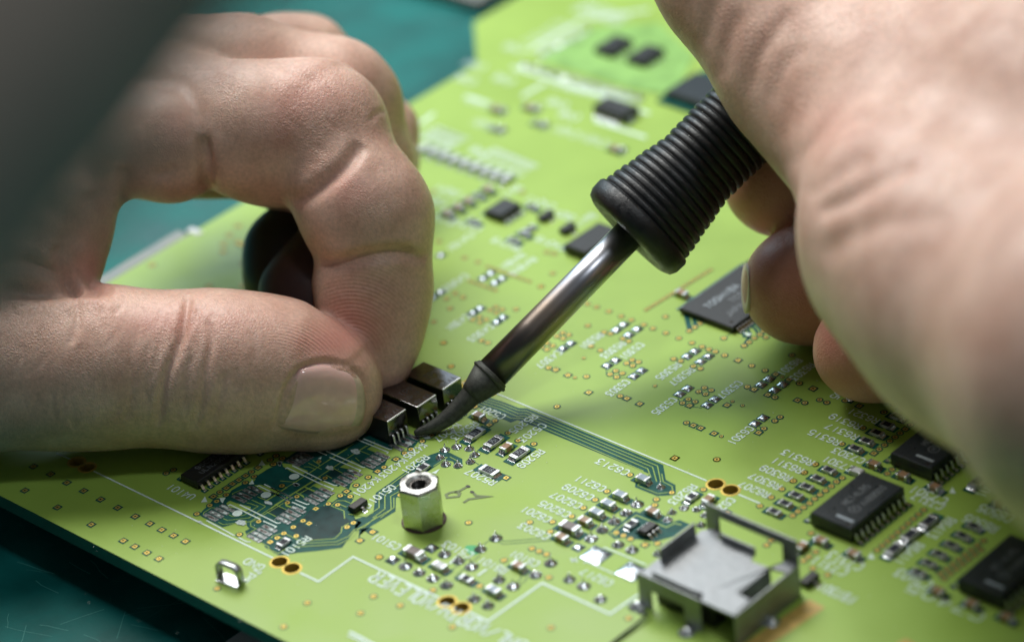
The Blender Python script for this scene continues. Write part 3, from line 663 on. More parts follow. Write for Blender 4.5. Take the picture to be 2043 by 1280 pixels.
for x, y in ((870, 685), (780, 750), (700, 820), (1110, 490)): chip('r1206', 'E', x, y, True)
for x, y in ((1090, 710), (1035, 755), (980, 800), (920, 845), (870, 890), (820, 935)): chip('r0603', 'E', x, y)
chip('c_brown', 'D', 1345, 640, True); chip('r0603', 'R', 1500, 680, True)
# far, out of focus
for z, x, y, v in (('U', 360, 420, 0), ('U', 460, 360, 0), ('U', 560, 300, 0), ('U', 660, 240, 0), ('U', 750, 185, 0), ('U', 610, 490, 0), ('U', 1170, 350, 0), ('U', 1000, 670, 0), ('U', 1100, 610, 0), ('U', 1560, 730, 0),
                   ('U', 1150, 560, 1), ('I', 610, 635, 0), ('I', 605, 745, 0), ('I', 855, 715, 0), ('I', 1300, 865, 0), ('I', 1350, 690, 0), ('I', 805, 625, 0), ('D', 540, -1060, 0)):
    chip(random.choice(['c_brown', 'r0603']), z, x, y, bool(v))
for i in range(9): chip('c_white', 'I', 190 + 60 * i, 860 + 22 * i, True)

# ---- bare tinned pads in pairs
def tinpad(z, x, y, lx=1.35, ly=1.35, h=.28):
    c = ZP(z, x, y); b = MB(); n = 7
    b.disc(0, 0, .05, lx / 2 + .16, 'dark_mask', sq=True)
    vs = []; fs = []
    for i in range(n):
        for j in range(n):
            u, v = -1 + 2 * i / (n - 1), -1 + 2 * j / (n - 1)
            vs.append((u * lx / 2, v * ly / 2, .06 + h * (1 - u ** 4) * (1 - v ** 4) * (1 + .25 * random.uniform(-1, 1))))
    for i in range(n - 1):
        for j in range(n - 1): fs.append((i * n + j, (i + 1) * n + j, (i + 1) * n + j + 1, i * n + j + 1))
    b.add(vs, fs, 'pad_tin'); return part(b, 'tinned_pad', smooth=True, loc=(c.x, c.y, 0))
for z, x, y in (('G', 655, 525), ('G', 707, 493), ('G', 820, 590), ('G', 868, 556), ('G', 1103, 700), ('G', 1152, 665), ('G', 1273, 768), ('G', 1320, 732), ('G', 1568, 883), ('G', 1618, 847), ('G', 1150, 467), ('G', 1198, 436), ('G', 1232, 500), ('G', 1280, 467),
                ('G', 1607, 642), ('G', 1655, 607), ('G', 1690, 675), ('G', 1740, 640), ('G', 712, 305), ('G', 758, 272), ('G', 790, 335), ('G', 840, 300), ('G', 382, 420), ('G', 430, 388),
                ('X', 600, 315), ('X', 670, 270), ('X', 830, 405), ('X', 895, 358), ('X', 210, 165), ('X', 285, 115), ('U', 700, 1050), ('U', 775, 1000), ('U', 815, 1095), ('U', 885, 1050), ('U', 290, 825), ('C', 1545, 450)):
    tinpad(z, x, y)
tinpad('C', 1665, 503, 3.4, 3.4, .3); tinpad('C', 1905, 612, 3.4, 3.4, .3); tinpad('C', 548, 455, 1.5, 1.5, .5); tinpad('C', 285, 535, 1.5, 1.5, .5)

# ---- through-hole solder joints
def joint_mesh(r, h, pin, seed):
    rr = random.Random(seed); b = MB()
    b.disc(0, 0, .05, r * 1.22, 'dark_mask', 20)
    prof = []
    for i in range(9):
        t = i / 8; prof.append((r * (1 - t) ** .75 + .12, .055 + h * t ** 1.25))
    fr = Matrix.Shear('XY', 4, (rr.uniform(-.1, .1), rr.uniform(-.1, .1)))
    b.lathe(prof, 'solder', 18, frame=fr, wob=.06)
    if pin: b.tube([(0, 0, h * .8), (.03, .02, h + .35), (.1, .06, h + pin)], [.2, .17, .06], 'solder', 8)
    return b.mesh('solder_joint', True)
JM = [joint_mesh(.85, .75, .5, 1), joint_mesh(.82, .7, 0, 2), joint_mesh(.88, .6, .8, 3), joint_mesh(.8, .8, .3, 4)]
JL = [('C', p) for p in [(985, 385), (880, 460), (372, 575), (465, 620), (637, 495), (733, 540), (820, 580), (557, 660), (650, 705), (1007, 668), (1102, 712), (1255, 635), (1358, 555), (1485, 665), (1582, 710), (1695, 800), (838, 798), (932, 843), (1945, 155), (1870, 215), (1790, 272), (1708, 330), (1632, 388), (1815, 430), (1910, 465)]] + \
     [('D', p) for p in [(475, 410), (445, 460), (695, 430), (670, 495), (375, 690), (555, 380), (640, 390), (400, 240), (270, 1075)]] + [('B', p) for p in [(1245, 845), (1345, 860), (1390, 910), (1355, 965), (1150, 870), (1110, 930), (1158, 985), (1255, 995)]] + \
     [('I', p) for p in [(850, 630), (895, 725), (650, 645), (650, 755), (1390, 690), (1345, 870)]] + [('I', (880 + 52 * i, 325 - 28 * i)) for i in range(6)] + [('I', (780 + 60 * i, 385 + 17 * i)) for i in range(12)]
for i, (z, p) in enumerate(JL):
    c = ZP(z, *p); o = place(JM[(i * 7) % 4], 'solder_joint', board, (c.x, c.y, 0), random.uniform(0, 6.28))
    if z in 'B': o.scale = (.8, .8, .9)
    if z in 'D': o.scale = (.75, .75, .8)

# ---- integrated circuits
def gull(b, x0, s, y, z0, ln, w=.42, m='lead'):
    """one gull-wing lead leaving the body at x0 towards s"""
    pts = [(0, z0), (.35, z0), (.55, z0 * .55), (.75, .16), (ln, .12)]
    t = .12; vs = []; fs = []
    for j in (-1, 1):
        for x, z in pts: vs.append((x0 + s * x, y + j * w / 2, z + t))
        for x, z in pts: vs.append((x0 + s * (x - .1), y + j * w / 2, z))
    n = len(pts)
    for i in range(n - 1):
        fs += [(i, i + 1, 2 * n + i + 1, 2 * n + i), (n + i + 1, n + i, 3 * n + i, 3 * n + i + 1), (i + 1, i, n + i, n + i + 1), (2 * n + i, 2 * n + i + 1, 3 * n + i + 1, 3 * n + i)]
    fs.append((n - 1, 2 * n - 1, 4 * n - 1, 3 * n - 1)); b.add(vs, fs, m)
def ic(cx, cy, bx, by, h, npin, pitch, name, ln=1.2, mat_='plastic', sides=(1, -1), lw=.42, label=None, dark=True, sk=0):
    """body bx across (X), by long (Y); leads on the +X and -X sides"""
    b = MB()
    # body: two tapered halves
    hz = h * .5
    def ring(dx, z): return [(-bx / 2 + dx, -by / 2 + dx, z), (bx / 2 - dx, -by / 2 + dx, z), (bx / 2 - dx, by / 2 - dx, z), (-bx / 2 + dx, by / 2 - dx, z)]
    vs = ring(.14, .12) + ring(0, hz) + ring(.05, h - .12) + ring(.20, h)
    fs = [(3, 2, 1, 0), (12, 13, 14, 15)]
    for k in range(3):
        for i in range(4):
            j = (i + 1) % 4; fs.append((k * 4 + i, k * 4 + j, (k + 1) * 4 + j, (k + 1) * 4 + i))
    b.add(vs, fs, mat_)
    root = b.build(name, board, loc=(cx, cy, 0), label=label)
    g = MB(); gull(g, bx / 2 - .05, 1, 0, hz, ln, lw); gp = g.mesh('lead')
    g = MB(); gull(g, -bx / 2 + .05, -1, 0, hz, ln, lw); gm = g.mesh('lead')
    f = MB(); f.disc(0, 0, .052, .5, 'dark_mask', sq=True); tin(f, .0, 1, lw * 1.3, .2, .45); fm = f.mesh('solder_fillet', True)
    for s in sides:
        for k in range(npin):
            y = (k - (npin - 1) / 2) * pitch
            place(gp if s > 0 else gm, 'lead', root, (0, y, 0))
            q = place(fm, 'solder_fillet', root, (s * (bx / 2 + ln - .15), y, 0), 0 if s > 0 else math.pi)
            q.scale = (1, min(1, pitch / 1.3), 1)
    return root
def chiptext(root, s, a, d, h, adv, z, m='dim_ink', w=.12):
    b = MB(); letters(b, s, a, d, h, adv, w, z, m); return b.build('lettering', root)
c = P(453, 952)
U1 = ic(c.x - 3.05, c.y, 3.9, 9.9, 1.6, 8, 1.27, 'driver_chip', 1.0, label='black chip with silver leads marked ULN2003A')
chiptext(U1, '95C21EF', (-.9, -2.5), (0, 1), .85, .9, 1.605, 'grey_ink'); chiptext(U1, 'ULN2003A', (.5, -2.9), (0, 1), .85, .85, 1.605, 'grey_ink')
c2 = ZP('A', 1500, 125)
U2 = ic(c.x - 3.05, c2.y + 4.4, 3.9, 9.9, 1.6, 8, 1.27, 'driver_chip', 1.0)
def bigchip(cx, cy, lab=None):
    r = ic(cx, cy, 7.5, 12.8, 2.5, 10, 1.27, 'logic_chip', 1.4, 'plastic_blue', label=lab)
    b = MB(); b.poly([(-.2, -5.0), (2.9, -5.0), (2.9, -4.45), (-.2, -4.45)], 2.506, 'dim_ink'); b.build('printed_bar', r)
    b = MB(); b.strip([(1.1 + .85 * math.cos(t * math.pi / 8), -2.1 + .85 * math.sin(t * math.pi / 8)) for t in range(17)], .14, 2.506, 'grey_ink'); letters(b, 'M', (1.1, -2.35), (0, 1), .7, .8, .12, 2.507, 'grey_ink'); b.build('logo', r)
    chiptext(r, 'MC14LR5', (-.9, -2.0), (0, 1), 1.1, .85, 2.506, 'grey_ink', .14); chiptext(r, 'XAB9503', (1.3, -.6), (0, 1), 1.0, .8, 2.506, 'grey_ink', .14)
    b = MB(); b.disc(2.6, -5.7, 2.506, .3, 'hole', 14); b.build('pin_mark', r)
    return r
q = [ZP('E', *p, 2.5) for p in ((280, 640), (535, 435), (760, 530), (495, 720))]
bigchip(sum(v.x for v in q) / 4, sum(v.y for v in q) / 4, 'large black chip beside the metal shield')
q = ZP('E', 680, 350, 2.5); bigchip(q.x + 3.75, q.y + 6.4)
q = ZP('E', 1010, 965, 2.5); bigchip(q.x + 3.75, q.y + 6.4)
a = ZP('G', 1097, 168, 1.1); e = ZP('G', 1430, 292, 1.1)
TX = e.x - a.x; TY = 18.4
U5 = ic((a.x + e.x) / 2, (a.y + e.y) / 2 + TY / 2, TX, TY, 1.15, 24, .72, 'memory_chip', 1.0, lw=.26, label='thin black memory chip with fine silver leads')
chiptext(U5, 'TOSHIBA', (-TX * .02 - 1.8, -6.6), (0, 1), 1.3, 1.2, 1.156, 'dim_ink', .22); chiptext(U5, 'TC511', (0.2, -3.0), (0, 1), 1.2, 1.1, 1.156, 'grey_ink', .2); chiptext(U5, 'JAPAN T6001', (2.4, -6.8), (0, 1), 1.2, 1.1, 1.156, 'grey_ink', .2)
b = MB(); b.disc(TX / 2 - 1.3, -TY / 2 + 1.3, 1.157, .35, 'hole', 16); b.build('pin_mark', U5)
# far chips
def farchip(z, x, y, bx, by, h=1.5, n=4, zz=1.5):
    c = ZP(z, x, y, zz); return ic(c.x, c.y, bx, by, h, n, 1.27, 'small_chip', 1.0)
farchip('U', 885, 350, 3.9, 5.2); c = ZP('U', 1760, 660, 1.5); ic(c.x, c.y, 5, 9, 1.8, 7, 1.2, 'small_chip', 1.0)
for x, y in ((1290, 250), (1475, 305)): farchip('I', x, y, 4.2, 6.4)
c = ZP('I', 1305, 622, 1.5); r_ = ic(c.x, c.y, 4.2, 7.6, 1.8, 5, 1.27, 'small_chip', 1.0); r_.rotation_euler = (0, 0, math.pi / 2)
b = MB(); c = ZP('I', 1790, 520); b.box(c.x + 3, c.y - 1, .02, 13, 14, .5, 'dark_mask', .1); part(b, 'daughter_board', label='small dark green square under the grey chip'); c = ZP('I', 1790, 505, 2); ic(c.x, c.y, 9, 9, 2.0, 6, 1.27, 'square_chip', 1.0, 'plastic_blue')
b = MB(); p0 = ZP('I', 850, 350); p1 = ZP('I', 1800, 640); p2 = ZP('I', 1160, 170)
mat('module_green', (.26, .50, .12), .4, noise=(.25, .2))
b.poly([ZP('I', *p) for p in [(850, 350), (1150, 170), (1560, 140), (1760, 330), (1640, 560), (1400, 520)]], .2, 'module_green'); part(b, 'module_board', label='paler green module area with a row of solder joints')
# small black transistors
def sot(z, x, y, vert=True, nm='transistor'):
    c = ZP(z, x, y, .6); b = MB(); b.box(0, 0, .1, 1.4, 2.9, 1.0, 'plastic', .12)
    r = b.build(nm, board, loc=(c.x, c.y, 0), rz=0 if vert else math.pi / 2)
    g = MB(); gull(g, .65, 1, 0, .5, .8, .42); gp = g.mesh('lead')
    g = MB(); gull(g, -.65, -1, 0, .5, .8, .42); gm = g.mesh('lead')
    place(gp, 'lead', r, (0, 0, 0)); place(gm, 'lead', r, (0, .95, 0)); place(gm, 'lead', r, (0, -.95, 0))
    f = MB(); tin(f, 0, 1, .8, .35, .5); place(f.mesh('solder_fillet', True), 'solder_fillet', r, (1.2, 0, 0))
    return r
sot('W', 1370, 1080); sot('U', 1310, 440); sot('U', 1520, 560); sot('D', 1400, 860)
c = ZP('R', 1700, 750, .6); r_ = ic(c.x, c.y, 1.7, 3.0, 1.1, 3, .95, 'small_chip', .8)
r_.rotation_euler = (0, 0, 0)

# ---- hex spacer, test loop
b = MB()
ct = P(846, 1038)
RH = 3.35
fr = Matrix.Rotation(math.radians(12), 4, 'Z')
b.lathe([(RH * .93, 0.02), (RH, .25), (RH, 6.6), (RH * .9, 6.95)], 'nickel', 6, frame=fr, cap=False)
top = MB(); n = 36
ring = []
for r, z in ((2.75, 7.0), (2.0, 7.02), (1.45, 6.7), (1.38, 4.9)):
    ring.append((r, z))
hexo = [fr @ Vector((RH * .9 * math.cos(math.pi / 3 * (i * 6 / n)), RH * .9 * math.sin(math.pi / 3 * (i * 6 / n)), 6.95)) for i in range(n)]
hexp = []
for i in range(n):
    a0 = 2 * math.pi * i / n; s6 = (a0 % (math.pi / 3)) - math.pi / 6
    rr = RH * .9 * math.cos(math.pi / 6) / math.cos(s6); hexp.append(fr @ Vector((rr * math.cos(a0), rr * math.sin(a0), 6.95)))
vs = hexp + [fr @ Vector((r * math.cos(2 * math.pi * i / n), r * math.sin(2 * math.pi * i / n), z)) for r, z in ring for i in range(n)]
fs = [(k * n + i, k * n + (i + 1) % n, (k + 1) * n + (i + 1) % n, (k + 1) * n + i) for k in range(len(ring)) for i in range(n)]
b.add(vs, fs, 'nickel')
spacer = b.mesh('hex_spacer'); autosmooth(spacer, 25)
sp = place(spacer, 'hex_spacer', board, (ct.x, ct.y, 0), 0, 'shiny metal hexagonal threaded spacer standing on the board')
b = MB(); hel = []
for k in range(90):
    a0 = k * .45; hel.append((1.30 * math.cos(a0), 1.30 * math.sin(a0), 6.7 - k * .03))
b.tube(hel, .14, 'thread', 5); b.lathe([(1.48, 4.6), (.01, 4.58)], 'hole', 20, cap=False); b.build('thread', sp, True)
b = MB(); b.lathe([(3.42, .055), (3.38, .16), (3.0, .18)], 'rust', 36, cap=False); b.build('landing_ring', sp)
c = ZP('A', 1345, 872)
b = MB(); b.box(0, 0, .03, 3.6, 2.0, .22, 'solder', .09)
lp = b.build('test_loop', board, loc=(c.x, c.y, 0), rz=.12, label='bent flat metal test loop beside the TP5 lettering')
b = MB(); n = 22; vs = []; fs = []
for i in range(n + 1):
    t = math.pi * (-.12 + 1.24 * i / n); ex = 1.9; x = ex * math.copysign(abs(math.cos(t)) ** .55, math.cos(t)); z = 1.35 + 1.5 * math.copysign(abs(math.sin(t)) ** .6, math.sin(t))
    if math.sin(t) < 0: z = .35
    nx, nz = math.cos(t), math.sin(t)
    for o_, y in ((0, -.55), (0, .55), (.26, .55), (.26, -.55)): vs.append((x - nx * o_, y, z - nz * o_))
for i in range(n):
    for j in range(4): fs.append((i * 4 + j, i * 4 + (j + 1) % 4, (i + 1) * 4 + (j + 1) % 4, (i + 1) * 4 + j))
b.add(vs, fs, 'tin_end'); o = b.build('loop', lp, True); lp.scale = (1.15, 1.15, 1.15)

# ---- metal shield frame (lower right)
h = 5.5
A0 = ZP('T', 190, 665, h); B0 = ZP('T', 880, 1065, h); C0 = ZP('T', 1530, 630, h)
X0, X1 = A0.x, (B0.x + C0.x) / 2; Y0, Y1 = (A0.y + B0.y) / 2, C0.y
LX, LY = X1 - X0, Y1 - Y0
b = MB(); t = .35
mid = 'shield_steel'
root = None
# top plate: a cross shape leaving corner and side openings
def slab(x0, y0, x1, y1, z0, z1, m=mid): bb.box((x0 + x1) / 2, (y0 + y1) / 2, z0, x1 - x0, y1 - y0, z1 - z0, m, .04)
bb = MB()
pl = [(0, .02), (0, .42), (.05, .44), (.05, .80), (.04, .9), (.12, 1.0), (.20, 1.0), (.22, .90), (.30, .88), (.62, .88), (.66, .78), (.86, .80), (.9, 1.0), (1.0, 1.0), (1.0, .84), (.84, .80), (.82, .30), (.98, .28), (1.0, 0), (.66, 0), (.62, .10), (.1, .02)]
pts = [(X0 + LX * u, Y0 + LY * v) for u, v in pl]
# counterclockwise top + bottom + sides
ar = sum(pts[i - 1][0] * pts[i][1] - pts[i][0] * pts[i - 1][1] for i in range(len(pts)))
if ar < 0: pts = pts[::-1]
n = len(pts)
bb.add([(x, y, h) for x, y in pts] + [(x, y, h - t) for x, y in pts], [tuple(range(n)), tuple(range(2 * n - 1, n - 1, -1))] + [(i, n + i, n + (i + 1) % n, (i + 1) % n) for i in range(n)], mid)
shield = bb.build('metal_shield', board, label='bent steel shield frame with raised side flaps')
def wall(x0, y0, x1, y1, z0, z1, nm='side_wall'):
    global bb
    bb = MB(); slab(min(x0, x1) - (.15 if x0 == x1 else 0), min(y0, y1) - (.15 if y0 == y1 else 0), max(x0, x1) + (.15 if x0 == x1 else 0), max(y0, y1) + (.15 if y0 == y1 else 0), z0, z1)
    return bb.build(nm, shield)
wall(X0 - .2, Y0 - .2, X0 + LX * .66, Y0 - .2, h * .62, h + .3); wall(X0 - .2, Y0 - .2, X0 + LX * .12, Y0 - .2, 0.05, h * .62); wall(X0 + LX * .48, Y0 - .2, X0 + LX * .66, Y0 - .2, .05, h * .62)
wall(X1 + .2, Y0, X1 + .2, Y1, .05, h); wall(X0 + LX * .12, Y0 + .5, X0 + LX * .60, Y0 + .5, h - .1, h + .9, 'flap')
wall(X0 + LX * .05, Y0 + LY * .26, X0 + LX * .05, Y0 + LY * .80, h - .3, h + 2.3, 'flap')
wall(X0 + LX * .84, Y0 + LY * .28, X0 + LX * .84, Y0 + LY * .80, .4, h - .05, 'flap')
wall(X0 + LX * .28, Y1 - LY * .12, X0 + LX * .64, Y1 - LY * .12, h - .1, h + 1.3, 'flap')
wall(X0 + LX * .02, Y1 + .3, X0 + LX * 1.0, Y1 + .3, h + 2.2, h + 3.8); wall(X0 + LX * .02, Y1 + .3, X0 + LX * .16, Y1 + .3, .05, h + 2.2); wall(X0 + LX * .84, Y1 + .3, X0 + LX * 1.0, Y1 + .3, .05, h + 2.2)
for u, v in ((-.02, -.06), (.55, -.1), (1.04, .5), (.5, .5)):
    c = (X0 + LX * u, Y0 + LY * v); o = place(JM[1], 'solder_joint', shield, (c[0], c[1], 0)); o.scale = (1.3, 1.3, 1.2)
b = MB(); b.box(X0 + LX * .40, Y0 + LY * .45, .1, LX * .62, LY * .7, 3.6, 'plastic', .2); b.build('socket_body', shield)
b = MB(); b.box(X0 + LX * .85, Y0 + LY * .42, .1, 3, 4, 2.2, 'plastic', .3); b.build('coil', shield)
b = MB(); b.tube([ZP('T', 230, 1040, .6), ZP('T', 100, 1150, .4), ZP('T', -30, 1250, .3), ZP('T', -130, 1330, .3)], .22, 'plastic', 8); part(b, 'jumper_wire', label='thin dark wire running to the lower edge')

# dust on the mask, solder and flux at the contact
b = MB()
for i in range(170):
    x, y = random.uniform(150, 1900), random.uniform(650, 1270); c = P(x, y); rr_ = random.uniform(.03, .09)
    b.box(c.x, c.y, .09, rr_ * random.uniform(1, 3), rr_, .03, 'dust')
part(b, 'dust')['kind'] = 'stuff'
c = P(838, 866); b = MB()
b.lathe([(.9, .10), (.8, .22), (.45, .38), (.02, .42)], 'solder', 18, wob=.1); part(b, 'solder_blob', smooth=True, loc=(c.x, c.y, 0), label='fresh bright solder under the iron tip')
for x, y, r in ((850, 872, 1.0), (815, 885, .8), (905, 862, .7)):
    c = P(x, y); b = MB(); b.poly([(c.x + r * random.uniform(.6, 1.1) * math.cos(t * .42), c.y + .5 * r * random.uniform(.6, 1.1) * math.sin(t * .42)) for t in range(15)], .105, 'flux'); part(b, 'flux_smear')

for z, pts in (('I', [(800, 300), (1120, 110), (1500, 60)]), ('I', [(700, 390), (1250, 560)]), ('I', [(1250, 590), (1500, 660)]), ('I', [(430, 560), (560, 600)]), ('I', [(900, 480), (760, 560)]), ('I', [(1180, 700), (1480, 800)]), ('I', [(250, 660), (170, 720)])):
    line(z, pts, .7)
for k in range(6): T('R45%d' % k, 'I', (1150 + k * 45, 20 + k * 14), (1060 + k * 45, 70 + k * 14), 1.6, .22)
for x, y in ((700, 480), (760, 300), (1010, 620), (1080, 690), (560, 900), (480, 480)): T('C46', 'I', (x, y), (x - 90, y - 35), 1.9, .3)

# ------------------------------------------------------------------ relays under the left hand
def relay(px, label, z=0.0):
    """px = photo pixel of the lower right top corner nearest the camera"""
    hR = 4.5; LXr, LYr = RLX, RLY
    c = P(*px, hR)
    root = bpy.data.objects.new('relay', None); COL.objects.link(root)
    root.location = (c.x - LXr / 2, c.y + LYr / 2, 0)
    tag(root, label, 'relay', 'metal capped relays in a row')
    b = MB(); b.box(0, 0, .25, LXr * .985, LYr * .95, hR - .5, 'plastic', .12); b.build('base', root)
    b = MB(); b.box(0, 0, hR - .32, LXr, LYr, .32, 'relay_steel', .1); b.box(LXr / 2 - .1, 0, 1.75, .22, LYr * .985, hR - 1.95, 'relay_steel', .07)
    b.box(LXr / 2 - .12, 0, hR - .26, .34, LYr * .97, .28, 'relay_edge_highlight', .12)  # paler strip: highlight along the cap's top edge, put into the colour
    b.box(-LXr / 2 + .1, 0, 1.75, .22, LYr * .985, hR - 1.95, 'relay_steel', .07); b.build('cap', root)
    b = MB(); letters(b, '514A', (LXr / 2 - .9, -LYr / 2 + .8), (0, 1), 1.0, .78, .12, hR + .004, 'engraving'); letters(b, 'TPM', (LXr / 2 - 4.6, -LYr / 2 + 1.0), (0, 1), 1.3, 1.0, .14, hR + .004, 'engraving')
    letters(b, 'CO-1A1', (LXr / 2 - 3.0, -LYr / 2 + .5), (0, 1), .9, .62, .1, hR + .004, 'engraving'); b.build('lettering', root)
    for s in (1, -1):
        for k in range(4):
            y = (k - 1.5) * .98
            g = MB(); g.tube([(s * (LXr / 2 + .05), y, 1.75), (s * (LXr / 2 + .28), y, 1.5), (s * (LXr / 2 + .34), y, .9), (s * (LXr / 2 + .36), y, .35), (s * (LXr / 2 + .62), y, .12)], [.2, .21, .2, .2, .18], 'lead', 8, .6)
            g.build('lead', root, True)
    return root
e1 = ZP('B', 1130, 390, 4.5); e2 = ZP('B', 1285, 290, 4.5); e3 = ZP('B', 775, 255, 4.5)
RLY = e2.y - e1.y; RLX = 8.3
relay(Zp('B', 1130, 390), 'metal capped relay farthest from the thumb, beside the iron collar')
relay(Zp('B', 930, 528), 'metal capped relay standing between the other two')
relay(Zp('B', 688, 645), 'metal capped relay pinched between thumb and index fingertip')

# ------------------------------------------------------------------ soldering iron
iron = bpy.data.objects.new('soldering_iron', None); COL.objects.link(iron)
tag(iron, 'soldering iron with bent dark tip, steel shaft and black ribbed grip', 'soldering iron')
iron.location = K(828, 864, -1)
iron_inv = Matrix.Translation(-iron.location)
def axis_frame(p, q):
    z = (q - p).normalized(); x = z.cross(Vector((0, 0, 1))).normalized(); y = z.cross(x)
    m = Matrix.Identity(4)
    for i in range(3): m[i][0] = x[i]; m[i][1] = y[i]; m[i][2] = z[i]; m[i][3] = p[i]
    return iron_inv @ m
PXM = DIST / FPX
b = MB()
ctl = [(828, 864, 6), (845, 858, 10), (868, 850, 14), (893, 834, 17), (915, 814, 19), (932, 797, 21), (942, 786, 23)]
pts = [K(x, y, -1) - iron.location for x, y, r in ctl]; rs = [r * PXM for x, y, r in ctl]
# densify
P2, R2 = [], []
for i in range(len(pts) - 1):
    for t in (0, .33, .66): P2.append(pts[i].lerp(pts[i + 1], t)); R2.append(rs[i] + (rs[i + 1] - rs[i]) * t)
P2.append(pts[-1]); R2.append(rs[-1])
for _ in range(3): P2 = [P2[0]] + [(P2[i - 1] + P2[i] * 2 + P2[i + 1]) / 4 for i in range(1, len(P2) - 1)] + [P2[-1]]
P2.insert(0, P2[0] - (P2[1] - P2[0]) * .3); R2.insert(0, .12)
b.tube(P2, R2, 'tip_dark', 28)
pa = K(940, 788, -1); pb = K(978, 749, -1); b.lathe([(24 * PXM, 0), (27 * PXM, .8), (40 * PXM, (pb - pa).length)], 'tip_dark', 40, frame=axis_frame(pa, pb))
b.build('tip', iron, True)
r0 = K(975, 752, -1); r1 = K(1275, 447, 1)
fr = axis_frame(r0, r1); Lr = (r1 - r0).length
b = MB(); k = PXM
b.lathe([(38 * k, -.15), (41.5 * k, 0), (42 * k, .3), (40.5 * k, .42), (39 * k, .48), (39 * k, .6), (36.5 * k, .9)], 'tip_dark', 48, frame=fr); b.build('collar', iron, True)
# shaft with heat tint along its length
b = MB(); b.lathe([(34.5 * k, .9), (34 * k, Lr * .3), (33 * k, Lr * .6), (32 * k, Lr)], 'rod_steel', 64, frame=fr); sh = b.build('shaft', iron, True)
m = MATS['rod_steel']; nt = m.node_tree; bs = nt.nodes['Principled BSDF']
geo = nt.nodes.new('ShaderNodeTexCoord'); dot = nt.nodes.new('ShaderNodeVectorMath'); dot.operation = 'DOT_PRODUCT'
d = (r1 - r0).normalized(); dot.inputs[1].default_value = d * (1000 / Lr)
nt.links.new(geo.outputs['Object'], dot.inputs[0])
st = nt.nodes.new('ShaderNodeMath'); st.operation = 'SUBTRACT'; nt.links.new(dot.outputs['Value'], st.inputs[0]); st.inputs[1].default_value = (r0 - iron.location).dot(d) / Lr
cr = nt.nodes.new('ShaderNodeValToRGB'); el = cr.color_ramp.elements
el[0].position = 0; el[0].color = (.13, .125, .125, 1); el[1].position = 1; el[1].color = (.70, .73, .78, 1)
for pos, c in ((.22, (.19, .17, .16, 1)), (.42, (.42, .34, .28, 1)), (.62, (.42, .43, .48, 1)), (.82, (.6, .6, .63, 1))):
    e_ = el.new(pos); e_.color = c
nt.links.new(st.outputs[0], cr.inputs[0]); nt.links.new(cr.outputs[0], bs.inputs['Base Color'])
# ribbed rubber grip
g0 = K(1255, 470, 0); g1 = K(1700, 25, 2); fg = axis_frame(g0, g1)
def rad(s):
    # s in mm from the front lip
    if s < 13: return (116 - 28 * (s / 13) ** 1.1) * k
    return (88 + 3 * min(1, (s - 13) / 10)) * k
prof = [(30 * k, .6), (36 * k, .1), (70 * k, -.3), (100 * k, -.2), (113 * k, .25), (119 * k, 1.2), (120 * k, 3.0), (117 * k, 3.4), (110 * k, 3.5)]
s = 3.5; pit = 1.34
while s < 46:
    R0 = rad(s - 1.5)
    g = 5 * k; rj = random.uniform(-.09, .07); pit = random.uniform(1.26, 1.42)
    for t, q in ((.06, -g), (.16, -g * .1), (.3, .4 * k), (.55, .8 * k), (.78, 0), (.9, -g * .3), (.97, -g)):
        prof.append((R0 + q + rj + random.uniform(-.025, .025), s + t * pit))
    s += pit
prof.append((20 * k, s + .5))
b = MB(); b.lathe(prof, 'rubber', 96, frame=fg); b.build('grip', iron, True)
b = MB(); b.lathe([(60 * k, s - .3), (58 * k, s + 50), (50 * k, s + 55)], 'rubber', 48, frame=fg); b.build('handle', iron, True)
b = MB()
for i in range(26):
    a0 = random.uniform(0, 6.28); s0 = random.uniform(1, 30); rr0 = rad(max(0, s0 - 1.5)) + .05; q0 = fg @ Vector((rr0 * math.cos(a0), rr0 * math.sin(a0), s0)); z0 = random.uniform(.04, .11)
    b.box(q0.x, q0.y, q0.z, z0, z0, z0, 'dust')
b.build('dust', iron)['kind'] = 'stuff'

# ------------------------------------------------------------------ things round the board
ra = P(205, 556, -1.5); rb = P(372, 462, -1.5)
b = MB(); b.box(0, 0, -9.5, 3.2, 70, 9.3, 'rail', .4)
o = b.build('side_rail', loc=(-79.25, 23.4 - 35, 0)); tag(o, 'grey rail lying on the mat along the far edge of the circuit board', 'rail')
b = MB(); b.box(0, 0, -1.0, 3.2, 1.6, 1.2, 'paper', .3)
c = P(388, 457, .5); o = b.build('white_clip', loc=(c.x, c.y, 0)); tag(o, 'small white clip at the end of the grey rail', 'clip')
c = P(850, -45, mz); b = MB(); b.box(0, 0, .1, 44, 14, 3, 'rail', .8); o = b.build('metal_plate', loc=(c.x, c.y, mz)); tag(o, 'blurred pale metal plate on the mat at the top of the photo', 'metal plate')
c = P(505, 1290, mz); b = MB(); b.box(0, 0, .05, 14, 9, .4, 'paper', .1); o = b.build('paper_slip', loc=(c.x + 3, c.y - 1.5, mz)); tag(o, 'white paper slip under the near edge of the circuit board', 'paper')

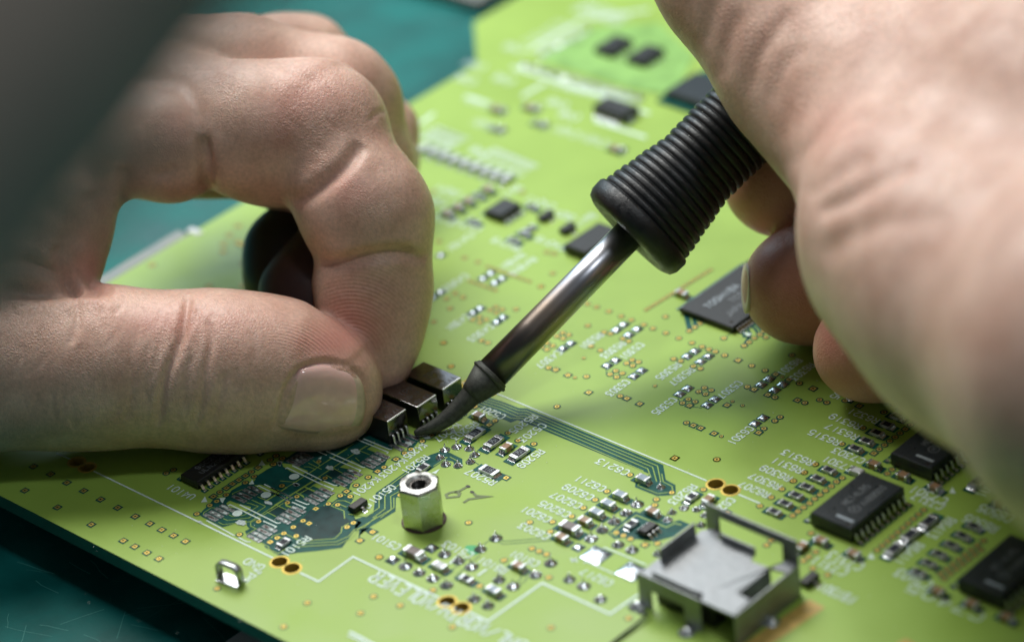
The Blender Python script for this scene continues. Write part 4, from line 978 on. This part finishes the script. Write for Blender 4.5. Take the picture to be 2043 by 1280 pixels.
# ------------------------------------------------------------------ hands
def surface_nets(F, org, h):
    nx, ny, nz = F.shape
    ins = F < 0
    cs = ins[:-1, :-1, :-1].astype(np.int8)
    for dx, dy, dz in [(1, 0, 0), (0, 1, 0), (0, 0, 1), (1, 1, 0), (1, 0, 1), (0, 1, 1), (1, 1, 1)]:
        cs = cs + ins[dx:nx - 1 + dx, dy:ny - 1 + dy, dz:nz - 1 + dz]
    act = (cs > 0) & (cs < 8)
    I = np.argwhere(act); idx = -np.ones(act.shape, np.int64); idx[act] = np.arange(len(I))
    acc = np.zeros((len(I), 3)); cnt = np.zeros(len(I))
    cor = [(a, b_, c_) for a in (0, 1) for b_ in (0, 1) for c_ in (0, 1)]
    for a in cor:
        for ax in range(3):
            if a[ax] == 0:
                q = list(a); q[ax] = 1
                fa = F[I[:, 0] + a[0], I[:, 1] + a[1], I[:, 2] + a[2]]; fb = F[I[:, 0] + q[0], I[:, 1] + q[1], I[:, 2] + q[2]]
                m = (fa < 0) != (fb < 0)
                t = fa / np.where(m, fa - fb, 1)
                p = np.tile(np.array(a, float), (len(I), 1)); p[:, ax] += t
                acc[m] += p[m]; cnt[m] += 1
    V = (I + acc / cnt[:, None]) * h + org
    faces = []
    for ax in range(3):
        o1, o2 = [(1, 2), (2, 0), (0, 1)][ax]
        s = [slice(None)] * 3; s2 = [slice(None)] * 3
        s[ax] = slice(0, -1); s2[ax] = slice(1, None)
        A, B = ins[tuple(s)], ins[tuple(s2)]
        E = np.argwhere(A != B)
        ok = (E[:, o1] > 0) & (E[:, o2] > 0) & (E[:, o1] < F.shape[o1] - 1) & (E[:, o2] < F.shape[o2] - 1)
        E = E[ok]; fl = A[E[:, 0], E[:, 1], E[:, 2]]
        q = []
        for d1, d2 in ((1, 1), (0, 1), (0, 0), (1, 0)):
            e = E.copy(); e[:, o1] -= d1; e[:, o2] -= d2; q.append(idx[e[:, 0], e[:, 1], e[:, 2]])
        q = np.stack(q, 1)
        q[~fl] = q[~fl][:, ::-1]
        faces.append(q)
    return V, np.concatenate(faces)

def smin(a, b_, k):
    hh = np.clip(.5 + .5 * (b_ - a) / k, 0, 1)
    return b_ + (a - b_) * hh - k * hh * (1 - hh)

def cone(PX, a, b_):
    """a, b_ = (px, py, depth, radius px)"""
    A, B = CAMPT(*a[:3]), CAMPT(*b_[:3])
    ra, rb = a[3] * (DIST + a[2]) / FPX, b_[3] * (DIST + b_[2]) / FPX
    ba = B - A; L2 = max(1e-6, float(ba @ ba))
    t = np.zeros_like(PX[0])
    for i in range(3): t += (PX[i] - np.float32(A[i])) * np.float32(ba[i] / L2)
    np.clip(t, 0, 1, out=t)
    d = np.zeros_like(t)
    for i in range(3):
        q = PX[i] - np.float32(A[i]) - t * np.float32(ba[i]); d += q * q
    return np.sqrt(d) - (ra + (rb - ra) * t)

def build_hand(chains, hvox, bounds):
    """chains = list of (blend into hand, inner blend, [joint, joint, ...]); bounds in px / depth"""
    x0, y0, d0, x1, y1, d1 = bounds
    c = [CAMPT(x, y, d) for x in (x0, x1) for y in (y0, y1) for d in (d0, d1)]
    lo = np.min(c, 0); hi = np.max(c, 0)
    ax = [np.arange(lo[i], hi[i], hvox, dtype=np.float32) for i in range(3)]
    G = np.meshgrid(*ax, indexing='ij')
    Fv = None
    for kk, ki, js in chains:
        f = None
        for a, b_ in zip(js[:-1], js[1:]):
            g = cone(G, a, b_); f = g if f is None else smin(f, g, ki)
        Fv = f if Fv is None else smin(Fv, f, kk)
    return largest(*surface_nets(Fv, lo, hvox))

def vnormals(V, Fc):
    n = np.cross(V[Fc[:, 2]] - V[Fc[:, 0]], V[Fc[:, 3]] - V[Fc[:, 1]])
    N = np.zeros_like(V)
    for i in range(4): np.add.at(N, Fc[:, i], n)
    return N / np.maximum(1e-9, np.linalg.norm(N, axis=1))[:, None]

def largest(V, Fc):
    lab = np.arange(len(V))
    for _ in range(4000):
        m = lab[Fc].min(1); new = lab.copy()
        for i in range(4): np.minimum.at(new, Fc[:, i], m)
        new = new[new]; new = new[new]
        if (new == lab).all(): break
        lab = new
    u, c = np.unique(lab, return_counts=True); keep = lab == u[c.argmax()]
    ren = -np.ones(len(V), np.int64); ren[keep] = np.arange(keep.sum())
    return V[keep], ren[Fc[keep[Fc[:, 0]]]]

def relax(V, Fc, it=2, lam=.5):
    E = np.concatenate([Fc[:, [0, 1]], Fc[:, [1, 2]], Fc[:, [2, 3]], Fc[:, [3, 0]]])
    deg = np.bincount(E.ravel(), minlength=len(V))
    for _ in range(it):
        S = np.zeros_like(V)
        np.add.at(S, E[:, 0], V[E[:, 1]]); np.add.at(S, E[:, 1], V[E[:, 0]])
        V = V + lam * (S / np.maximum(1, deg)[:, None] - V)
    return V

def pxy(V): return np.stack([W / 2 + FPX * V[:, 0] / -V[:, 2], H / 2 - FPX * V[:, 1] / -V[:, 2]], 1)
def polydist(Q, pts):
    best = np.full(len(Q), 1e9); par = np.zeros(len(Q)); tot = len(pts) - 1
    for i in range(tot):
        a = np.array(pts[i][:2], float); b_ = np.array(pts[i + 1][:2], float); ba = b_ - a
        t = np.clip((Q - a) @ ba / (ba @ ba), 0, 1); d = np.linalg.norm(Q - a - t[:, None] * ba, axis=1)
        m = d < best; best[m] = d[m]; par[m] = (i + t[m]) / tot
    return best, par
def smooth_pts(p):
    out = []
    n = len(p)
    for i in range(n - 1):
        p0, p1, p2, p3 = p[max(0, i - 1)], p[i], p[i + 1], p[min(n - 1, i + 2)]
        for t in (0, .25, .5, .75):
            out.append(tuple(.5 * (2 * p1[k] + (p2[k] - p0[k]) * t + (2 * p0[k] - 5 * p1[k] + 4 * p2[k] - p3[k]) * t * t + (3 * p1[k] - p0[k] - 3 * p2[k] + p3[k]) * t ** 3) for k in (0, 1)))
    out.append(p[-1][:2]); return out
def crease(V, N, pts, depth, width, dlim=None, bulge=.15):
    Q = pxy(V); d, t = polydist(Q, smooth_pts(pts))
    D = -V[:, 2] - DIST
    w = np.clip(N[:, 2] * 3 + .2, 0, 1)
    if dlim is not None: w = w * (D > dlim[0]) * (D < dlim[1])
    env = np.clip(np.minimum(t, 1 - t) * 6, .0, 1) ** .7
    pr = -depth * np.exp(-(d / width) ** 2) + depth * bulge * np.exp(-((d - width * 2.1) / (width * 1.3)) ** 2)
    return V + N * (pr * w * env)[:, None]

def skin_material(name, tint=(1, 1, 1), fine=1.0):
    m = bpy.data.materials.new(name); m.use_nodes = True; nt = m.node_tree; b = nt.nodes['Principled BSDF']
    N_ = nt.nodes.new; L = nt.links.new
    tc = N_('ShaderNodeTexCoord'); mp = N_('ShaderNodeMapping'); mp.inputs['Scale'].default_value = (1000, 1000, 1000); L(tc.outputs['Object'], mp.inputs[0])
    n1 = N_('ShaderNodeTexNoise'); n1.inputs['Scale'].default_value = .16; n1.inputs['Detail'].default_value = 5; L(mp.outputs[0], n1.inputs[0])
    rp = N_('ShaderNodeValToRGB'); e = rp.color_ramp.elements
    e[0].position = .32; e[0].color = (.61 * tint[0], .375 * tint[1], .29 * tint[2], 1); e[1].position = .68; e[1].color = (.76 * tint[0], .52 * tint[1], .42 * tint[2], 1); L(n1.outputs[0], rp.inputs[0])
    n2 = N_('ShaderNodeTexNoise'); n2.inputs['Scale'].default_value = 1.6; n2.inputs['Detail'].default_value = 6; L(mp.outputs[0], n2.inputs[0])
    r2 = N_('ShaderNodeMapRange'); r2.inputs[1].default_value = .3; r2.inputs[2].default_value = .7; r2.inputs[3].default_value = .86; r2.inputs[4].default_value = 1.1; L(n2.outputs[0], r2.inputs[0])
    sc_ = N_('ShaderNodeVectorMath'); sc_.operation = 'SCALE'; L(rp.outputs[0], sc_.inputs[0]); L(r2.outputs[0], sc_.inputs['Scale'])
    at = N_('ShaderNodeAttribute'); at.attribute_name = 'pink'
    mx = N_('ShaderNodeMix'); mx.data_type = 'RGBA'; L(at.outputs['Fac'], mx.inputs['Factor']); L(sc_.outputs[0], mx.inputs['A']); mx.inputs['B'].default_value = (.60 * tint[0], .22 * tint[1], .19 * tint[2], 1)
    L(mx.outputs['Result'], b.inputs['Base Color'])
    b.inputs['Roughness'].default_value = .40; b.inputs['Specular IOR Level'].default_value = .38
    b.inputs['Subsurface Weight'].default_value = .22; b.inputs['Subsurface Radius'].default_value = (1.0, .35, .18); b.inputs['Subsurface Scale'].default_value = .0022
    # fine relief: crossed furrows, pores, finger ridges
    vo = N_('ShaderNodeTexVoronoi'); vo.feature = 'DISTANCE_TO_EDGE'; vo.inputs['Scale'].default_value = 1.7
    dn = N_('ShaderNodeTexNoise'); dn.inputs['Scale'].default_value = .8; L(mp.outputs[0], dn.inputs[0])
    ad = N_('ShaderNodeVectorMath'); ad.operation = 'MULTIPLY_ADD'; L(dn.outputs['Color'], ad.inputs[0]); ad.inputs[1].default_value = (1.3, 1.3, 1.3); L(mp.outputs[0], ad.inputs[2]); mq = N_('ShaderNodeMapping'); mq.inputs['Rotation'].default_value = (.4, .5, .3); mq.inputs['Scale'].default_value = (.75, 1.7, 1.0); L(ad.outputs[0], mq.inputs[0]); L(mq.outputs[0], vo.inputs['Vector'])
    vr = N_('ShaderNodeMapRange'); vr.inputs[1].default_value = 0; vr.inputs[2].default_value = .34; L(vo.outputs['Distance'], vr.inputs[0])
    b1 = N_('ShaderNodeBump'); b1.inputs['Distance'].default_value = .000045 * fine; b1.inputs['Strength'].default_value = 1
    rm = N_('ShaderNodeAttribute'); rm.attribute_name = 'ridge'
    iv = N_('ShaderNodeMath'); iv.operation = 'SUBTRACT'; iv.inputs[0].default_value = 1; L(rm.outputs['Fac'], iv.inputs[1])
    big = N_('ShaderNodeTexNoise'); big.inputs['Scale'].default_value = .11; L(mp.outputs[0], big.inputs[0]); bgm = N_('ShaderNodeMapRange'); bgm.inputs[1].default_value = .38; bgm.inputs[2].default_value = .62; bgm.inputs[3].default_value = .35; bgm.inputs[4].default_value = 1.2; L(big.outputs[0], bgm.inputs[0]); iv2 = N_('ShaderNodeMath'); iv2.operation = 'MULTIPLY'; L(iv.outputs[0], iv2.inputs[0]); L(bgm.outputs[0], iv2.inputs[1]); iv = iv2
    ml = N_('ShaderNodeMath'); ml.operation = 'MULTIPLY'; L(vr.outputs[0], ml.inputs[0]); L(iv.outputs[0], ml.inputs[1])
    L(ml.outputs[0], b1.inputs['Height'])
    n3 = N_('ShaderNodeTexNoise'); n3.inputs['Scale'].default_value = 3.2; n3.inputs['Detail'].default_value = 5; L(mp.outputs[0], n3.inputs[0])
    b2 = N_('ShaderNodeBump'); b2.inputs['Distance'].default_value = .00005 * fine; L(n3.outputs[0], b2.inputs['Height']); L(b1.outputs[0], b2.inputs['Normal'])
    rc = N_('ShaderNodeAttribute'); rc.attribute_name = 'ridge_u'
    wob = N_('ShaderNodeMath'); wob.operation = 'MULTIPLY_ADD'; L(n2.outputs[0], wob.inputs[0]); wob.inputs[1].default_value = 2.2; L(rc.outputs['Fac'], wob.inputs[2])
    sn = N_('ShaderNodeMath'); sn.operation = 'SINE'; L(wob.outputs[0], sn.inputs[0])
    m2 = N_('ShaderNodeMath'); m2.operation = 'MULTIPLY'; L(sn.outputs[0], m2.inputs[0]); L(rm.outputs['Fac'], m2.inputs[1])
    b3 = N_('ShaderNodeBump'); b3.inputs['Distance'].default_value = .00003 * fine; L(m2.outputs[0], b3.inputs['Height']); L(b2.outputs[0], b3.inputs['Normal'])
    L(b3.outputs[0], b.inputs['Normal'])
    MATS[name] = m; return m
skin_material('skin'); skin_material('skin_far', (1, .97, .95), 1.2)

def hand_object(name, V, Fc, material, attrs):
    Wd = (CR @ V.T).T + CC
    o0 = Wd.mean(0); Wd = Wd - o0
    me = bpy.data.meshes.new(name)
    me.vertices.add(len(Wd)); me.vertices.foreach_set('co', Wd.astype(np.float32).ravel())
    me.loops.add(Fc.size); me.loops.foreach_set('vertex_index', Fc.astype(np.int32).ravel())
    me.polygons.add(len(Fc)); me.polygons.foreach_set('loop_start', np.arange(0, Fc.size, 4, dtype=np.int32))
    me.update(calc_edges=True); me.validate()
    me.polygons.foreach_set('use_smooth', np.ones(len(me.polygons), bool))
    for k_, a in attrs.items():
        at = me.attributes.new(k_, 'FLOAT', 'POINT'); at.data.foreach_set('value', a.astype(np.float32))
    me.materials.append(material)
    o = bpy.data.objects.new(name, me); COL.objects.link(o); o.location = o0
    return o

# ---- left hand: thumb and index finger pinching the nearest relay
LH = [
 (4.5, 8, [(-900, 100, -20, 330), (-500, 450, 0, 300), (-260, 620, 8, 230), (-60, 480, 8, 205), (25, 425, 7, 180), (25, 515, 5, 155)]),
 (3, 5, [(-300, 760, 2, 175), (-60, 735, 0, 157), (120, 732, 0, 152), (230, 732, -1, 147), (400, 738, -1, 146), (480, 742, -1, 142), (560, 746, 0, 134), (640, 774, 1, 107), (648, 782, 1, 100)]),
 (2.5, 3, [(40, 330, 8, 165), (190, 300, 9, 104), (230, 297, 9, 100)]),
 (1.5, 3, [(190, 240, 12, 90), (330, 288, 9, 108), (346, 290, 9, 108)]),
 (1.3, 3, [(330, 190, 18, 105), (498, 260, 10, 128), (545, 266, 11, 138), (632, 254, 11, 130), (650, 262, 10, 122)]),
 (2.0, 2, [(655, 290, 10, 118), (690, 360, 8, 118), (724, 415, 7, 126), (738, 440, 7, 124), (748, 500, 8, 114)]),
 (1.4, 3, [(744, 560, 9, 119), (746, 604, 9, 110), (757, 685, 8, 76), (764, 738, 7, 46)]),
 (1.6, 3, [(300, 150, 26, 130), (480, 155, 28, 122), (665, 192, 29, 112), (690, 215, 30, 106), (722, 330, 32, 100), (710, 400, 33, 92)]),
 (1.5, 3, [(300, 315, 26, 85), (400, 310, 27, 78), (560, 330, 27, 80), (700, 400, 24, 90)]),
 (1.5, 3, [(150, 200, 18, 130), (350, 130, 46, 95), (560, 112, 52, 80), (615, 112, 54, 76), (770, 260, 56, 60), (800, 335, 52, 36)]),
]
V, Fc = build_hand(LH, .42, (-560, -60, -30, 900, 960, 75))
keep = None
V = relax(V, Fc, 2)
N = vnormals(V, Fc)
NR = (-14, 12)
CRS = [  # polyline px, depth mm, width px
 ([(640, 527), (680, 523), (740, 512), (800, 505), (850, 520)], 1.25, 12, NR), ([(690, 512), (760, 494), (830, 497)], .35, 9, NR),
 ([(585, 408), (640, 372), (690, 330), (722, 285)], 1.15, 15, NR),
 ([(404, 270), (412, 320), (410, 360), (412, 392)], 1.5, 13, (-30, 22)), ([(300, 350), (330, 345), (352, 330)], .4, 10, (-30, 22)),
 ([(246, 330), (252, 370), (254, 410)], 1.2, 13, (-30, 22)), ([(205, 575), (170, 545), (140, 500), (120, 460)], .8, 13, (-30, 22)), ([(150, 580), (110, 545), (60, 525), (0, 520)], .7, 12, (-30, 22)),
 ([(112, 490), (128, 530), (158, 578)], 1.5, 13, (-30, 22)), ([(40, 515), (95, 535), (140, 570)], 1.0, 11, (-30, 22)), ([(0, 578), (80, 585), (150, 578), (230, 580)], 1.4, 12, (-30, 22)), ([(90, 400), (130, 440), (160, 500)], .5, 18, (-30, 22)), ([(180, 380), (200, 430), (210, 500)], .45, 18, (-30, 22)),
 # thumb joint folds
 ([(375, 588), (372, 620), (355, 690), (335, 740), (322, 800), (315, 850)], .75, 8, NR), ([(400, 610), (380, 650), (350, 700)], .25, 6, NR), ([(418, 640), (422, 680), (412, 730), (405, 790), (385, 860)], .55, 7, NR),
 ([(380, 710), (372, 760), (368, 820)], .28, 6, NR), ([(450, 740), (440, 790), (420, 850)], .3, 7, NR), ([(470, 730), (474, 780)], .18, 6, NR), ([(150, 590), (155, 630), (140, 690)], .35, 7, NR), ([(205, 600), (205, 630)], .2, 6, NR),
 ([(300, 680), (290, 730), (292, 790)], .15, 6, NR), ([(270, 650), (262, 720), (268, 800)], .13, 6, NR), ([(340, 620), (320, 690), (300, 760)], .15, 6, NR),
 # nail folds
 ([(700, 730), (650, 722), (610, 732), (588, 748), (568, 782), (552, 840), (548, 858)], .55, 6, (-16, 6)), ([(552, 850), (600, 868), (660, 872), (705, 860)], .35, 6, (-16, 6)), ([(700, 732), (722, 755), (734, 800), (728, 850)], .5, 6, (-16, 6)),
 # index knuckle lines
 ([(735, 245), (752, 226), (770, 222)], .22, 6, NR), ([(560, 130), (600, 150), (640, 170)], .15, 9, NR), ([(780, 280), (790, 300), (806, 330)], .12, 6, NR),
]
for pts, dep, wd, dl in CRS:
    V = crease(V, N, pts, dep * .8, wd, dl)
# many small wrinkles
rr = np.random.RandomState(3)
for i in range(70):
    if i < 45:
        x = rr.uniform(20, 520); y = rr.uniform(600, 850); a = rr.normal(1.65, .35); L_ = rr.uniform(25, 70)
    else:
        x = rr.uniform(420, 760); y = rr.uniform(120, 360); a = rr.normal(.9, .3); L_ = rr.uniform(20, 60)
    p0 = (x - math.cos(a) * L_ / 2, y - math.sin(a) * L_ / 2); p1 = (x + math.cos(a) * L_ / 2, y + math.sin(a) * L_ / 2)
    V = crease(V, N, [p0, ((p0[0] + p1[0]) / 2 + rr.uniform(-4, 4), (p0[1] + p1[1]) / 2), p1], rr.uniform(.05, .12) * (1 if i < 45 else .5), 5, NR, .15)
N = vnormals(V, Fc)
Q = pxy(V); Dp = -V[:, 2] - DIST
front = (Dp < 14) & (Q[:, 1] > 80)
def blob(cx, cy, sx, sy): return np.exp(-((Q[:, 0] - cx) / sx) ** 2 - ((Q[:, 1] - cy) / sy) ** 2)
pink = .55 * blob(720, 640, 70, 80) + .5 * blob(640, 690, 60, 40) + .3 * blob(560, 270, 60, 60) + .35 * blob(690, 380, 50, 40) + .45 * blob(190, 540, 50, 60) + .25 * blob(350, 260, 40, 60) + .3 * blob(300, 640, 60, 30)
pink += .3 * blob(620, 190, 90, 50) + .3 * blob(430, 640, 120, 40)
pink = np.clip(pink, 0, 1)
rid = np.clip(1.3 * blob(745, 610, 80, 85), 0, 1) * (Q[:, 0] > 615) * front
rid2 = np.clip(1.2 * blob(640, 670, 75, 32), 0, 1) * (Q[:, 1] < 740) * (Dp < 8)
u1 = np.hypot(Q[:, 0] - 700, (Q[:, 1] - 720) * .9) / 7.0 * 2 * math.pi
u2 = np.hypot(Q[:, 0] - 540, (Q[:, 1] - 800)) / 6.5 * 2 * math.pi
isI = (Q[:, 1] < 760) & (Q[:, 0] + (Q[:, 1] - 600) * -.9 > 640) 
ridge = np.where(isI, rid, rid2); ru = np.where(isI, u1, u2)
left = hand_object('left_hand', V, Fc, MATS['skin'], dict(pink=pink, ridge=ridge, ridge_u=ru))
tag(left, 'left hand pinching a relay between thumb and bent index finger', 'hand')
# thumb nail: curved plate laid on the thumb
from mathutils.bvhtree import BVHTree
bpy.context.view_layer.update()
bv = BVHTree.FromPolygons([Vector(v) for v in V], [tuple(f) for f in Fc])
mat('nail', (.86, .55, .50), .16, noise=(.5, .06), coat=.9, spec=.5)
MATS['nail'].node_tree.nodes['Principled BSDF'].inputs['Subsurface Weight'].default_value = .15
MATS['nail'].node_tree.nodes['Principled BSDF'].inputs['Subsurface Scale'].default_value = .001
mat('nail_edge', (.64, .50, .38), .5, noise=(1, .1))
nv, nf, nm = [], [], []
rows, cols = 15, 21
Lft = [(597, 735), (583, 757), (567, 785), (554, 818), (549, 852)]
Rgt = [(702, 736), (722, 762), (729, 800), (724, 838), (706, 858)]
def samp(p, t):
    s_ = t * (len(p) - 1); i = min(int(s_), len(p) - 2); f = s_ - i
    q = smooth_pts(p); s_ = t * (len(q) - 1); i = min(int(s_), len(q) - 2); f = s_ - i
    return q[i][0] + (q[i + 1][0] - q[i][0]) * f, q[i][1] + (q[i + 1][1] - q[i][1]) * f
grid = []
for r in range(rows):
    for c_ in range(cols):
        a = samp(Lft, r / (rows - 1)); e = samp(Rgt, r / (rows - 1)); t = c_ / (cols - 1)
        x = a[0] + (e[0] - a[0]) * t; y = a[1] + (e[1] - a[1]) * t - 10 * math.sin(math.pi * t) * (1 - 2 * r / (rows - 1))
        d_ = Vector(CAMPT(x, y, 0)).normalized(); hit = bv.ray_cast(Vector((0, 0, 0)), d_)
        grid.append((hit[0], d_, r, c_))
dep = np.array([g[0].length if g[0] is not None else np.nan for g in grid]).reshape(rows, cols)
dep = np.where(np.isnan(dep), np.nanmean(dep), dep)
yy, xx = np.mgrid[-1:1:rows * 1j, -1:1:cols * 1j]
Am = np.stack([np.ones_like(xx), xx, yy, xx * xx, yy * yy, xx * yy], -1).reshape(-1, 6)
cf = np.linalg.lstsq(Am, dep.ravel(), rcond=None)[0]
fit = (Am @ cf).reshape(rows, cols)
edge = np.clip(np.maximum(np.abs(xx), np.abs(yy)), 0, 1)
off = -.38 + .55 * edge ** 5
Pn = []
for i, g in enumerate(grid):
    r, c_ = g[2], g[3]; Pn.append(CR @ (np.array(g[1]) * (fit[r, c_] + off[r, c_])) + CC - np.array(left.location))
nb = MB()
fs = [(r * cols + c_, (r + 1) * cols + c_, (r + 1) * cols + c_ + 1, r * cols + c_ + 1) for r in range(rows - 1) for c_ in range(cols - 1)]
nb.mi('nail'); nb.mi('nail_edge')
nb.v = [tuple(p) for p in Pn]
for r in range(rows - 1):
    for c_ in range(cols - 1):
        nb.f.append((r * cols + c_, (r + 1) * cols + c_, (r + 1) * cols + c_ + 1, r * cols + c_ + 1)); nb.m.append(1 if c_ >= cols - 3 else 0)
nl = nb.build('thumb_nail', left, True)
sd = nl.modifiers.new('thickness', 'SOLIDIFY'); sd.thickness = .0004; sd.offset = -1

for js, mt_, lb in (([(700, 400, 33, 88), (590, 512, 28, 96), (575, 560, 26, 86)], 'finger_cot', 'black covered fingertip curled behind'), ([(700, 470, 22, 94), (628, 598, 17, 104), (616, 640, 16, 92)], 'finger_cot_brown', 'dark brown covered fingertip')):
    V2, F2 = build_hand([(1, 4, js)], .7, (380, 200, 0, 900, 800, 60)); V2 = relax(V2, F2, 2)
    Wd = (CR @ V2.T).T + CC - np.array(left.location)
    b = MB(); b.v = [tuple(v) for v in Wd]; b.f = [tuple(int(i) for i in f) for f in F2]; b.mi(mt_); b.m = [0] * len(b.f); b.build('finger_cot', left, True, label=lb)

# ---- right hand round the grip
RHD = [
 (5, 10, [(1430, -100, -12, 130), (1470, -45, -13, 134), (1604, 122, -18, 138), (1640, 165, -20, 134), (1745, 275, -28, 156), (1800, 345, -34, 178)]),
 (6, 12, [(1800, 350, -38, 195), (1880, 470, -52, 250), (2010, 590, -70, 275), (2300, 730, -100, 368), (2700, 900, -120, 430)]),
 (6, 12, [(1760, 150, -26, 150), (1900, 212, -34, 205), (2150, 240, -55, 260), (2500, 500, -90, 380)]),
 (3, 8, [(1545, 362, 14, 98), (1600, 340, 16, 108), (1800, 330, 6, 120), (2000, 380, -20, 170)]),
 (2.5, 8, [(1582, 575, 6, 95), (1640, 560, 6, 106), (1800, 490, 0, 120), (2000, 450, -25, 170)]),
 (2.5, 8, [(1712, 702, -10, 86), (1780, 680, -12, 98), (1900, 600, -16, 120), (2050, 520, -35, 170)]),
]
V, Fc = build_hand(RHD, .95, (1260, -160, -150, 2350, 1300, 45))
V = relax(V, Fc, 2); N = vnormals(V, Fc)
for pts, dep, wd in [([(1625, 425), (1690, 400), (1760, 360), (1830, 320)], .7, 17), ([(1612, 395), (1670, 350), (1740, 310)], .5, 16), ([(1575, 340), (1620, 290), (1680, 250), (1760, 230)], .4, 16), ([(1500, 190), (1510, 120), (1550, 60), (1580, 20)], .3, 14), ([(1440, 160), (1450, 90), (1480, 20)], .3, 14), ([(1540, 210), (1560, 140), (1610, 90)], .25, 14),
                     ([(1640, 520), (1700, 470), (1800, 440), (1900, 430)], .35, 22), ([(1410, 90), (1420, 30), (1440, -20)], .25, 12)]:
    V = crease(V, N, pts, dep, wd, (-90, 0), .25)
Q = pxy(V); Dp = -V[:, 2] - DIST
pink = np.clip(1.0 * blob(1530, 380, 140, 130) * (Dp > -8) + 1.0 * blob(1600, 590, 140, 130) * (Dp > -12) + 1.0 * blob(1720, 700, 150, 120) * (Dp > -28) + .2 * blob(1650, 250, 80, 60), 0, .75)
z0_ = np.zeros(len(V))
rightH = hand_object('right_hand', V, Fc, MATS['skin_far'], dict(pink=pink, ridge=z0_, ridge_u=z0_))
tag(rightH, 'right hand holding the black ribbed grip of the soldering iron', 'hand')
def nail_patch(cx, cy, dd, sx, sy, tilt, nm_, par, ax):
    b = MB(); n = 9; vs = []; fs = []
    for i in range(n):
        for j in range(n):
            u, v = -1 + 2 * i / (n - 1), -1 + 2 * j / (n - 1)
            q = max(abs(u), abs(v)); s2 = q / max(1e-6, math.hypot(u, v)) if q else 1
            uu, vv = u * s2, v * s2
            p = CAMPT(cx + uu * sx, cy + vv * sy, dd + tilt[0] * uu + tilt[1] * vv + 1.6 * (uu * uu) * ax + 1.2 * vv * vv)
            vs.append(CR @ p + CC - np.array(par.location))
    for i in range(n - 1):
        for j in range(n - 1): fs.append((i * n + j, (i + 1) * n + j, (i + 1) * n + j + 1, i * n + j + 1))
    b.add([tuple(x) for x in vs], fs, 'nail_edge'); o = b.build(nm_, par, True)
    s_ = o.modifiers.new('thickness', 'SOLIDIFY'); s_.thickness = .0006; s_.offset = 0; return o
nail_patch(1491, 575, 4.5, 8, 50, (-4, 0), 'finger_nail', rightH, 1)
nail_patch(1346, -6, -15.5, 20, 28, (-3, 1), 'thumb_nail', rightH, 1)
nail_patch(824, 318, 51, 11, 30, (3, 0), 'finger_nail', left, 1)

# ---- dark sleeve very near the lens, upper left
SL = [(1, 1, [(-1000, 1000, -322, 560), (-90, -40, -322, 520), (900, -1250, -322, 520)])]
V, Fc = build_hand(SL, 3.0, (-1800, -2000, -385, 1600, 1800, -260))
sl = hand_object('dark_sleeve', V, Fc, MATS['sleeve'], {})
tag(sl, 'dark grey out of focus sleeve close to the lens in the upper left corner', 'sleeve')

# ------------------------------------------------------------------ millimetres to metres
done = set()
for o in list(sc.objects):
    if o.type in {'CAMERA', 'LIGHT'}: continue
    o.location = o.location * .001
    if o.type == 'MESH' and o.data.name not in done:
        done.add(o.data.name); o.data.transform(Matrix.Scale(.001, 4)); o.data.update()
